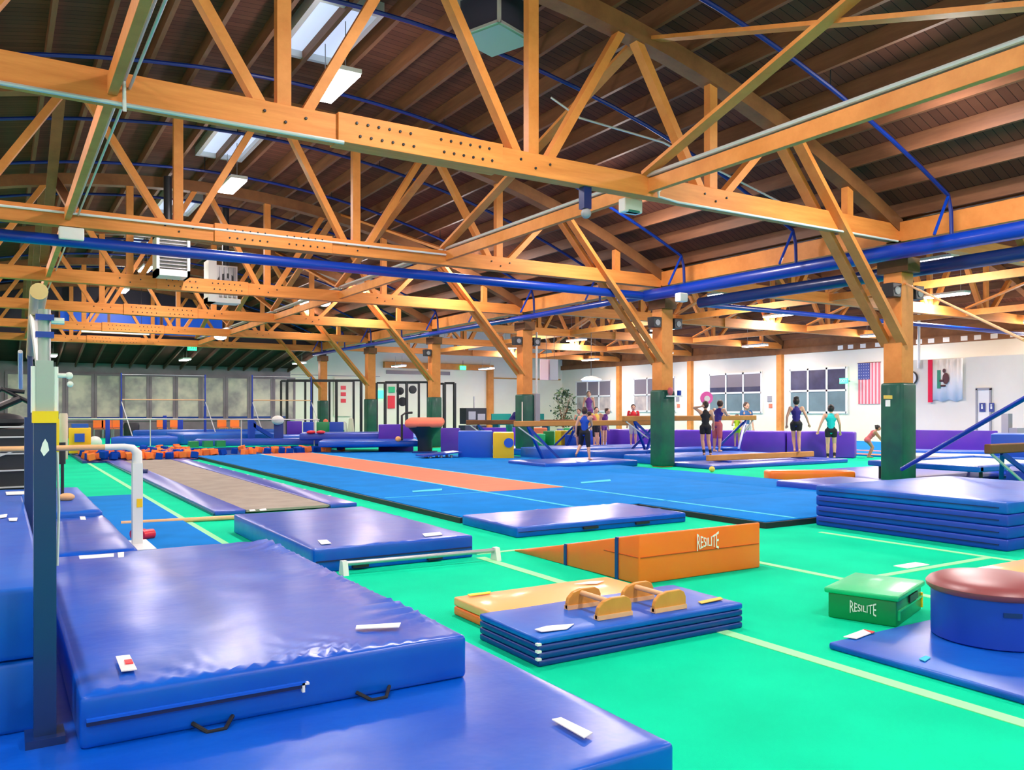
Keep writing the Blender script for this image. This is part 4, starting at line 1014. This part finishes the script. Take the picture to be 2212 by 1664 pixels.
# gym rack by the white wall
def rack(x0,x1,yt,t,lab,n=3):
    a=ad(x0,YH,t);b=ad(x1,YH,t);zt=HC+(YH-yt)/F*t
    r=E_('exercise_rack',((a.x+b.x)/2,(a.y+b.y)/2,0),lab,'exercise rack','exercise racks by the far wall')
    for i in range(n+1):
        p=a.lerp(b,i/n); child(r,MB().box((p.x-.05,p.y-.05,0),(p.x+.05,p.y+.05,zt)).build('post','dark'))
        child(r,MB().box((p.x-.04,p.y+.9,0),(p.x+.04,p.y+.98,zt)).build('post','dark'))
    child(r,MB().beam((a.x,a.y,zt),(b.x,b.y,zt),.09,.09).beam((a.x,a.y+.94,zt),(b.x,b.y+.94,zt),.08,.08).build('top_rail','dark'))
    return r
rack(620,780,822,38,'dark steel rack left of the fifth post',3)
rack(832,925,826,36,'dark steel rack between the fifth and fourth posts',2)
rack(960,982,828,33,'narrow dark steel rack right of the fourth post',1)
def onwall(px,py,w,h,mat,name,lab,cat,t=None,th=.04):
    c=aY(px,py,YB-.07) if t is None else ad(px,py,t)
    o=MB().box((c.x-w/2,c.y-th,c.z-h/2),(c.x+w/2,c.y,c.z+h/2)).build(name,mat,origin=c); tag(o,lab,cat); return o
onwall(817,852,.9,.45,'exit','wall_sign','bright green wall sign right of the fifth post','sign')
onwall(845,869,.45,.75,'red','wall_poster','red-orange poster on the far wall between racks','poster')
onwall(846,842,.4,.35,'greenl','wall_poster','small green poster above the red-orange one','poster')
onwall(740,858,1.0,2.2,'cream','notice_board','pale notice board with red marks on the far wall','notice board')
for i,y in enumerate((838,852,866)): onwall(741,y,.3,.22,'red','notice','red notice on the pale board, %s'%['top','middle','bottom'][i],'notice',th=.07)
for px,py,r_,lab in ((865,845,.17,'left'),(892,842,.18,'right'),(870,868,.2,'lower')):
    c=ad(px,py,36.3); o=MB().tube([c,c+Vector((0,.06,0))],r_,18).build('weight_plate','dark',origin=c); tag(o,'%s dark weight plate on the rack between posts'%lab,'weight plate','weight plates')
for i in range(7):
    c=ad(745+rnd.uniform(-55,60),905+rnd.uniform(0,25),36)
    o=MB().lathe((c.x,c.y,0),[(.14,0),(.14,.5),(.1,c.z),(.02,c.z+.05)],10).build('stored_equipment',['grey','coral','cream','navyv','greenv','white','dark'][i],smooth=True,origin=(c.x,c.y,0))
    tag(o,['grey','salmon','cream','navy','green','white','dark'][i]+' upright exercise piece stored before the far wall','exercise equipment','stored exercise pieces')
# dark cabinet, bench, table, plant
c=ad(1022,YH,36)
t=E_('equipment_cabinet',(c.x,c.y,0),'dark audio equipment cabinet by the far timber post','cabinet')
MB().box((-.5,-.3,.75),(.5,.3,1.45)).build('upper_unit','dark',t); MB().box((-.55,-.3,0),(.0,.3,.7)).box((.05,-.3,.0),(.5,.3,.7)).build('lower_unit','cage',t)
MB().box((-.4,-.32,.95),(-.05,-.3,1.3)).box((.05,-.32,.85),(.42,-.3,1.2)).build('screen','grey',t); MB().tube([(.05,0,1.45),(.05,0,1.95)],.03,8).build('mast','grey',t)
for px,lab in ((1090,'teal bench left of the third post, by the back wall'),(1162,'teal bench right of the third post')):
    c=ad(px,YH,36)
    t=E_('bench',(c.x,c.y,0),lab,'bench','teal benches')
    MB().box((-.5,-.3,.72),(.5,.3,.78)).box((-.5,.26,.78),(.5,.3,1.2)).build('seat','teal',t)
    for x in (-.42,.42): MB().box((x-.04,-.25,0),(x+.04,.25,.72)).build('leg','teal',t)
c=ad(1217,YH,36)
t=E_('potted_plant',(c.x,c.y,0),'bushy indoor plant before the white wall near the corner','plant')
MB().lathe((0,0,0),[(.2,0),(.28,.5),(.3,.55)],16).build('pot','grey',t,smooth=True)
lf=MB();rp=random.Random(3)
for i in range(420):
    a=rp.uniform(0,2*PI);h=rp.uniform(.6,2.25);rr=(.15+.42*math.sin(min(1,max(0,(h-.4)/1.9))*PI))*math.sqrt(rp.random())
    p=Vector((rr*math.cos(a),rr*math.sin(a),h)); d=Vector((rp.uniform(-1,1),rp.uniform(-1,1),rp.uniform(-.3,.9))).normalized(); s_=d.cross(Vector((rp.uniform(-1,1),rp.uniform(-1,1),rp.uniform(-1,1)))).normalized()
    L=rp.uniform(.1,.19)
    lf.add([p,p+d*L*.5+s_*L*.25,p+d*L,p+d*L*.5-s_*L*.25],[(0,1,2,3)])
lf.build('foliage','leaf',t)
br=MB()
for i in range(9):
    a=rp.uniform(0,2*PI); br.tube([(0,0,.5),(.12*math.cos(a),.12*math.sin(a),1.2),(.35*math.cos(a),.35*math.sin(a),rp.uniform(1.6,2.1))],[.02,.013,.005],6)
br.build('stems','beamd',t)
# pendant lamp over the third window, flags, clock
c=ad(1277,822,33)
t=E_('pendant_lamp',c,'glowing dish lamp hung in front of the far window','lamp')
MB().lathe((0,0,0),[(.42,0),(.4,.06),(.2,.15),(.04,.18)],20).build('shade','white',t,smooth=True); MB().lathe((0,0,-.03),[(.36,0),(.36,.03)],20).build('diffuser','skyl',t); MB().tube([(0,0,.15),(0,0,2.2)],.012,6).build('cord','dark',t)
def flag_us(c,w,h):
    t=E_('hanging_flag',c,'faded flag with stars and stripes hung upright on the white wall','flag')
    a=MB();b=MB();sw=w/13
    for i in range(13): (a if i%2==0 else b).box((-.03+.008*(i%3),-w/2+i*sw,-h),(-.015+.008*(i%3),-w/2+(i+1)*sw,0))
    a.build('red_stripes','flagr',t); b.build('white_stripes','flagw',t)
    MB().box((-.045,w/2-7*sw,-h*.4),(-.02,w/2,.0)).build('canton','flagb',t)
    s_=MB()
    for i in range(5):
        for j in range(6): 
            yy=w/2-7*sw+.05+i*(7*sw-.1)/4; zz=-.05-j*(h*.4-.1)/5; s_.box((-.048,yy-.012,zz-.012),(-.044,yy+.012,zz+.012))
    s_.build('stars','label',t); MB().tube([(-.03,-w/2-.05,.01),(-.03,w/2+.05,.01)],.012,6).build('rod','beamd',t)
c=aX(1878,784,XR-.02); flag_us(c,1.05,1.78)
c=aX(2044,776,bx-.04)
t=E_('hanging_flag',c,'white state flag with red stripe and brown bear on the booth wall','flag')
w=1.25;h=1.55
vs=[];fs=[]
n=16
for i in range(n+1):
    y=w/2-w*i/n; x=-.03-.02*math.sin(i*1.3); hh=h*(1-.06*abs(math.sin(i*.5)))
    vs+=[(x,y,0),(x,y,-hh)]
for i in range(n): fs.append((2*i,2*i+1,2*i+3,2*i+2))
o=MB().add(vs,fs).build('cloth','flagwhite',t,smooth=True); sd=o.modifiers.new('s','SOLIDIFY'); sd.thickness=.01
MB().box((-.075,w/2-.14,-h),(-.03,w/2+.02,0)).build('red_stripe','flagred2',t)
MB().box((-.07,.18,-h*.68),(-.05,.3,-h*.25)).build('grass_patch','grass',t)
MB().ball((-.065,-.02,-h*.45),.16,12,(.12,.8,1.3)).ball((-.065,.04,-h*.27),.08,10,(.15,.8,1)).tube([(-.065,.06,-h*.5),(-.065,.2,-h*.5)],.04,8).tube([(-.065,.0,-h*.62),(-.065,.16,-h*.62)],.035,8).build('bear','bear',t,smooth=True)
c=aX(1968,817,bx-.02)
t=E_('wall_clock',c,'round wall clock with dark rim just right of the nearest post','clock')
MB().tube([(-.06,0,0),(0,0,0)],.27,28).build('rim','dark',t,smooth=True); MB().tube([(-.065,0,0),(-.05,0,0)],.235,28).build('face','white',t); MB().beam((-.07,0,0),(-.07,.0,.16),.012,.02).beam((-.07,0,0),(-.07,-.1,.03),.012,.02).build('hands','dark',t)
for px,w_,lab in ((2122,.2,'left'),(2142,.17,'right')):
    c=aX(px,879,bx-.06)
    t=E_('restroom_sign',c,'%s small blue pictogram sign by the booth door'%lab,'sign','door signs')
    MB().box((-.01,-w_/2,-.17),(.01,w_/2,.13)).build('plate','flagb',t)
    MB().ball((-.02,0,.06),.035,8).box((-.025,-.03,-.08),(-.012,.03,.02)).build('pictogram','white',t)
for px in (1463,1662):
    c=aX(px,862,XR-.03); o=MB().box((c.x,c.y-.13,c.z-.14),(c.x+.03,c.y+.13,c.z+.14)).build('notice','grey',origin=c); tag(o,'small grey notice on the wall, %s window pair'%('between the far' if px<1500 else 'between the near'),'notice')
    c=aX(px+2,877,XR-.03); o=MB().box((c.x,c.y-.1,c.z-.1),(c.x+.03,c.y+.1,c.z+.1)).build('notice','coral',origin=c); tag(o,'small orange notice below the grey one, %s window pair'%('between the far' if px<1500 else 'between the near'),'notice')
c=aX(1985,700,28.9); o=MB().tube([(28.9,c.y,2.9),(28.9,c.y,5.1)],.05,10).build('vent_pipe','white',smooth=True,origin=(28.9,c.y,3)); tag(o,'white vertical pipe rising beside the booth, right of the nearest post','pipe')
c=ad(2175,YH,25)
t=E_('water_fountain',(c.x,c.y,0),'grey wall fountain and pipe near the booth, right edge','fountain')
MB().box((-.12,-.1,0),(.12,.1,1.25)).build('column','grey',t); MB().box((-.1,-.35,.62),(.55,.1,.82)).build('basin','metal',t)
# banners hanging near the third post
for px,m_,w_,lab in ((1180,'flagw',.6,'faded pink banner hanging right of the third post'),(1197,'grey',.4,'grey banner hanging beside the pink one')):
    c=ad(px,800,34); o=MB().box((c.x-w_/2,c.y,c.z-.4),(c.x+w_/2,c.y+.02,c.z+.45)).build('banner',m_,origin=c); tag(o,lab,'banner')
    child(o,MB().tube([(c.x,c.y,c.z+.45),(c.x,c.y,4.4)],.01,6).build('cord','dark'))
# speakers and boxes on the posts
for k,(y,nm) in enumerate(((Y1,'nearest'),(Y1+BAY,'second'),(Y1+2*BAY,'third'),(Y1+3*BAY,'fourth'))):
    for sx,side in ((-1,'left'),(1,'right')):
        if k in (3,) and sx==1: continue
        t=E_('loudspeaker',(X0+sx*.33,y-.1,3.42),'black loudspeaker on the %s side of the %s post top'%(side,nm),'loudspeaker','post loudspeakers')
        bev(MB().prism([(-.11,-.1,-.12),(.11,-.1,-.12),(.13,-.1,.12),(-.13,-.1,.12)],(0,.22,0)).build('cabinet','dark',t),.01)
        MB().tube([(0,-.115,-.01),(0,-.1,-.01)],.07,14).build('cone','grey',t); MB().box((-.16 if sx>0 else .1,-.02,-.02),(-.1 if sx>0 else .16,.06,.04)).build('bracket','metal',t)
o=bev(MB().box((13.68,20.75,.85),(13.84,20.98,1.85)).build('electrical_box','grey',origin=(13.79,20.86,.85)),.01); tag(o,'grey electrical box on the side of the third post','electrical box')
child(o,MB().tube([(13.78,20.86,1.85),(13.78,20.86,3.7)],.03,8).build('conduit','galv'))
o=MB().tube([(X0-.23,Y1+2*BAY-.23,.95),(X0-.23,Y1+2*BAY-.23,1.6)],.02,8).build('thermometer','cream',origin=(X0-.23,Y1+2*BAY-.23,1)); tag(o,'white strip hanging on the third post pad','strip')
c=aY(1920,858,8.585); o=MB().box((c.x-.1,c.y,c.z-.03),(c.x+.1,c.y+.03,c.z+.03)).build('sticker','yelc',origin=c); tag(o,'yellow label on the nearest post pad','label')
child(o,MB().box((c.x-.05,c.y,c.z-.16),(c.x+.04,c.y+.03,c.z-.05)).build('tag','label'))
c=ad(1463,853,19.6); t=E_('corner_shelf',c,'small white shelf with blue cup on the second post','shelf'); MB().box((-.25,-.05,-.05),(.12,.15,-.02)).build('board','white',t); MB().tube([(.08,.02,-.02),(.08,.02,.1)],.05,12).build('cup','steelblue',t); MB().ball((-.2,.02,.08),.07,10,(1,1,1.4)).build('pouch','pinkc',t,smooth=True)
c=ad(1538,1010,18.); o=MB().ball((c.x,c.y,.07),.065,14).build('ball','yelc',smooth=True,origin=(c.x,c.y,.07)); tag(o,'small yellow ball on the green floor below the girl in black','ball')

# ================================================================== PEOPLE
def person(loc,rz,H,label,J={},top='navyc',bottom='blackc',skin='skin',hair='hair',sleeve=0,leg=.35,pony=1,shoes=None):
    D=dict(pel=(0,0,.53),ch=(0,0,.74),nk=(0,0,.83),hd=(0,.012,.925),
      shL=(-.105,0,.81),shR=(.105,0,.81),elL=(-.14,0,.635),elR=(.14,0,.635),wrL=(-.15,.03,.485),wrR=(.15,.03,.485),
      hiL=(-.05,0,.515),hiR=(.05,0,.515),knL=(-.055,.012,.28),knR=(.055,.012,.28),anL=(-.055,-.01,.045),anR=(.055,-.01,.045),ftL=(0,1,0),ftR=(0,1,0))
    D.update(J); P={k:Vector(v)*(H if not k.startswith('ft') else 1) for k,v in D.items()}
    t=E_('person',loc,label,'person',None,rz)
    def capsule(m,a,b,r1,r2,n=12):
        m.tube([a,b],[r1*H,r2*H],n); m.ball(a,r1*H,n); m.ball(b,r2*H,n)
    def finish(m,name,mat,vox=.009):
        o=m.build(name,mat,t,smooth=True)
        r=o.modifiers.new('r','REMESH'); r.mode='VOXEL'; r.voxel_size=vox; r.use_smooth_shade=True
        s=o.modifiers.new('s','SMOOTH'); s.iterations=3; s.factor=.5
        return o
    def torso(m,g,lo=0):
        w=(P['pel']*.45+P['ch']*.55)
        m.ball(P['pel'],.082*H*g,14,(1,.78,.9)); m.ball(w,.068*H*g,14,(1,.75,1.1)); m.ball(P['ch'],.084*H*g,14,(1,.72,1))
        capsule(m,P['pel'],P['ch'],.058*g,.062*g); e_=1 if g==1 else .62; capsule(m,P['ch']-Vector((.04*H,0,0)),(P['ch']-Vector((.04*H,0,0))).lerp(P['shL'],e_),.05*g,.036*g); capsule(m,P['ch']+Vector((.04*H,0,0)),(P['ch']+Vector((.04*H,0,0))).lerp(P['shR'],e_),.05*g,.036*g)
        capsule(m,P['ch'],P['nk'],.05*g,.03*g)
    b=MB(); torso(b,1); capsule(b,P['nk'],P['hd'],.029,.03)
    b.ball(P['hd'],.062*H,16,(.86,1.0,1.18)); b.ball(P['hd']+Vector((0,.03,-.035))*H,.035*H,12,(1,1,.9))
    b.ball(P['hd']+Vector((0,.066,-.008))*H,.011*H,8,(1,1,1.3))
    for s in (-1,1): b.ball(P['hd']+Vector((s*.054,0,-.005))*H,.013*H,8,(.5,1,1.4))
    for s in 'LR':
        sg=-1 if s=='L' else 1
        capsule(b,P['sh'+s],P['el'+s],.032,.023); capsule(b,P['el'+s],P['wr'+s],.023,.016)
        d=(P['wr'+s]-P['el'+s]).normalized(); side=d.cross(Vector((0,1,0))); side=side.normalized() if side.length>.2 else Vector((1,0,0)); nrm=d.cross(side).normalized()
        hp=P['wr'+s]+d*.025*H; capsule(b,P['wr'+s],hp,.015,.017)
        for i in range(4):
            o_=side*(i-1.5)*.011*H; L=(.034,.04,.038,.028)[i]*H
            b.tube([hp+o_,hp+o_+d*(L*.6+.012*H),hp+o_*1.15+d*(L+.01*H)+nrm*.012*H],[.0065*H,.006*H,.0045*H],6)
        b.tube([P['wr'+s]+d*.01*H-side*sg*.01*H,P['wr'+s]+d*.03*H-side*sg*.03*H,P['wr'+s]+d*.05*H-side*sg*.032*H],[.007*H,.0065*H,.005*H],6)
        capsule(b,P['hi'+s],P['kn'+s],.053,.034); 
        mid=P['kn'+s].lerp(P['an'+s],.3); capsule(b,P['kn'+s],mid,.032,.034); capsule(b,mid,P['an'+s],.034,.019)
        f=P['ft'+s].normalized(); heel=P['an'+s]-f*.02*H+Vector((0,0,-.022*H)); toe=P['an'+s]+f*.085*H+Vector((0,0,-.028*H))
        if D['ft'+s][2]<-.3: toe=P['an'+s]+f*.09*H; heel=P['an'+s]-Vector((0,f.y,0))*.02*H
        capsule(b,heel,toe,.02,.016); capsule(b,P['an'+s],heel,.02,.02)
    finish(b,'body',skin)
    m=MB(); 
    g=1.09
    torso(m,g)
    if sleeve:
        for s in 'LR': capsule(m,P['sh'+s],P['sh'+s].lerp(P['el'+s],sleeve),.04,.035)
    o=finish(m,'top_garment',top)
    m=MB(); m.ball(P['pel'],.092*H,14,(1,.8,.8)); m.ball(P['pel'].lerp(P['ch'],.2),.075*H,14,(1,.78,.8))
    for s in 'LR': capsule(m,P['hi'+s],P['hi'+s].lerp(P['kn'+s],min(1,leg)),.061,.061-.018*min(1,leg))
    if leg>1:
        for s in 'LR': capsule(m,P['kn'+s],P['kn'+s].lerp(P['an'+s],leg-1),.042,.038)
    finish(m,'bottom_garment',bottom)
    h=MB(); h.ball(P['hd']+Vector((0,-.014,.014))*H,.066*H,16,(.92,1.0,1.12))
    if pony==1: h.ball(P['hd']+Vector((0,-.06,.055))*H,.028*H,12)
    if pony==2: h.tube([P['hd']+Vector((0,-.06,.05))*H,P['hd']+Vector((.01,-.1,.02))*H,P['hd']+Vector((.01,-.1,-.08))*H],[.018*H,.025*H,.01*H],10)
    if pony==3: h.ball(P['hd']+Vector((.0,-.035,.075))*H,.04*H,12,(1.35,.9,.7))
    finish(h,'hair',hair)
    for s in (-1,1): MB().ball(P['hd']+Vector((s*.022,.0575,.004))*H,.0065*H,8).build('eye','dark',t,smooth=True)
    MB().ball(P['hd']+Vector((0,.06,-.034))*H,.011*H,8,(1.2,.4,.35)).build('mouth','pinkc',t,smooth=True)
    if shoes:
        m=MB()
        for s in 'LR': capsule(m,P['an'+s].lerp(P['kn'+s],.02),P['an'+s].lerp(P['kn'+s],.22),.024,.026)
        m.build('ankle_band',shoes,t,smooth=True)
    return t
def away(px): return -(YAW+math.atan((px-1106)/F))
def at(px,t,z=0.): 
    v=ad(px,YH,t); return (v.x,v.y,z)
# girl stepping in blue tank
person(at(1263,19.9,.15),away(1263)-.25,1.27,'person in blue tank top and black knee shorts stepping away on the blue mat',
  dict(knL=(-.10,.10,.30),anL=(-.15,-.04,.12),ftL=(-.3,.8,-.5),knR=(.07,-.0,.28),anR=(.11,-.07,.05),ftR=(.3,1,-.1),elL=(-.16,-.02,.65),wrL=(-.18,.02,.50),elR=(.12,.09,.66),wrR=(.06,.16,.62)),'bluec','blackc',leg=1.1,pony=0)
# black tank
person(at(1524,21.2,.2),away(1524)+.15,1.38,'person in black tank and shorts with hands behind the head',
  dict(elL=(-.21,.02,.88),wrL=(-.09,-.05,.9),elR=(.15,.03,.66),wrR=(.16,.09,.52),anL=(-.03,-.03,.045),anR=(.09,-.02,.045)),'blackc','blackc',leg=.4,pony=1,shoes='blackc')
# navy leotard leaning on beam
person(at(1549,22.9,.2),away(1549)-.5,1.45,'person in navy leotard leaning with both arms on the tan high beam',
  dict(ch=(0,.06,.74),nk=(0,.1,.82),hd=(0,.13,.91),shL=(-.1,.08,.8),shR=(.1,.08,.8),elL=(-.1,.2,.7),elR=(.1,.2,.7),wrL=(-.07,.33,.70),wrR=(.07,.33,.70)),'navyc','pinkc',leg=1.0,pony=0)
# lime
person(at(1592,24.3,.28),away(1592),1.0,'person in lime green shorts seen mostly below the tan beam',
  dict(ch=(0,.06,.73),nk=(0,.1,.8),hd=(0,.14,.88),shL=(-.1,.08,.78),shR=(.1,.08,.78),wrL=(-.12,.2,.62),wrR=(.12,.2,.62)),'lime','lime',leg=.3,pony=0)
person(at(1612,26.5,.0),PI-YAW+.4,1.6,'person in blue shirt behind the beam near the second window',{},'bluet','greyc',sleeve=.5,leg=1.6,pony=0)
# purple on low beam
person(at(1720,21.3,.28),away(1720),1.39,'person in purple-blue tank and black shorts walking on the low beam',
  dict(knL=(-.05,.05,.29),anL=(-.03,.01,.05),knR=(.045,.0,.28),elL=(-.16,-.02,.65),elR=(.17,-.02,.66),wrL=(-.17,.02,.5),wrR=(.22,.02,.52)),'navyc','blackc',leg=.4,pony=3,hair='hair2')
bpy.data.objects.get('person')
# turquoise
person(at(1795,22.9,.0),away(1795),1.5,'person in turquoise leotard and black shorts walking away on the green floor',
  dict(knR=(.06,.05,.29),anR=(.06,-.04,.06),elL=(-.17,-.03,.66),wrL=(-.22,-.03,.52),elR=(.15,.02,.64),wrR=(.16,.08,.5)),'turq','blackc',leg=.35,pony=1,hair='hair2',shoes='blackc')
# small bending child
person(at(1880,23.6,.0),away(1880)-1.35,1.1,'person, small child in rose leotard crouching forward near the booth wall',
  dict(pel=(0,-.08,.46),ch=(0,.06,.62),nk=(0,.13,.7),hd=(0,.19,.77),shL=(-.09,.1,.68),shR=(.09,.1,.68),elL=(-.1,.2,.55),elR=(.1,.2,.55),wrL=(-.08,.3,.42),wrR=(.08,.3,.42),hiL=(-.05,-.07,.45),hiR=(.05,-.07,.45),knL=(-.06,.06,.27),knR=(.06,.05,.27),anL=(-.06,-.04,.045),anR=(.06,-.03,.045)),'pinkc','pinkc','skin2',leg=.15,pony=1,hair='hair2')
# red shirt
person(at(1368,24.4,.32),PI+away(1368),1.2,'person in red shirt facing the viewer behind the high beam',
  {},'redc','greyc',sleeve=.5,leg=.9,pony=0,shoes=None)
# group on the left end of the beam
o=at(1272,27.2)
slab('soft_play_block',o[0]-.35,o[0]+.35,o[1]-.35,o[1]+.35,0,.7,'cobalt',label='blue block on which the person in violet leotard stands',cat='soft play block',res=.5,r=.04)
person(at(1272,27.2,.7),PI+away(1272),1.28,'person in violet leotard, tallest of the group behind the beam',{}, 'violetc','violetc',leg=.3,pony=0)
person(at(1251,26.,.2),PI+away(1251)-.5,1.2,'person in teal top at the left of the group behind the beam',{}, 'teal','blackc',leg=.9,pony=1,hair='hair')
person(at(1288,26.,.2),PI+away(1288)+.3,1.25,'person in yellow top in the middle of the group behind the beam',{}, 'yelc','blackc',leg=1,pony=1,hair='hair2',sleeve=.3)
person(at(1304,25.,.2),PI+away(1304)+.9,1.25,'person in dark violet leotard at the right of the group, head lowered',
  dict(ch=(0,.04,.74),nk=(0,.08,.82),hd=(0,.12,.89)),'violetc','violetc',leg=.2,pony=1)
person(at(1290,24.6,.3),away(1290)+1.2,1.15,'person in rose shirt bending over the high beam before the group',
  dict(ch=(0,.10,.7),nk=(0,.17,.76),hd=(0,.24,.8),shL=(-.1,.14,.74),shR=(.1,.14,.74),elL=(-.1,.24,.62),elR=(.1,.24,.62),wrL=(-.09,.33,.66),wrR=(.09,.33,.66)),'pinkc','blackc',leg=.6,pony=1)
person(at(1100,27.,.0),away(1100)-1.4,1.65,'person in navy top leaning over the far beam left of the third post',
  dict(pel=(0,0,.55),ch=(0,.12,.7),nk=(0,.2,.75),hd=(0,.27,.79),shL=(-.1,.17,.74),shR=(.1,.17,.74),elL=(-.1,.3,.62),elR=(.1,.3,.62),wrL=(-.1,.42,.6),wrR=(.1,.42,.6)),'navyc','teal',leg=.8,pony=0)
c=ad(1527,860,22.); t=E_('foam_ring',c,'bright pink and white disc held up beside the head of the girl in black','disc')
MB().tube([(0,0,0),(.02,.05,.0)],.17,20).build('disc','pink',t); MB().tube([(-.01,-.02,-.02),(0,0,-.02)],.08,16).build('centre','label',t)

# ------------------------------------------------------------------ world and view
w=bpy.data.worlds.new('world'); SC.world=w; w.use_nodes=True
w.node_tree.nodes['Background'].inputs[0].default_value=(.02,.03,.06,1); w.node_tree.nodes['Background'].inputs[1].default_value=1
SC.view_settings.view_transform='Standard'; SC.view_settings.look='None'; SC.view_settings.gamma=1
SC.view_settings.use_curve_mapping=False
SC.view_settings.exposure=.52
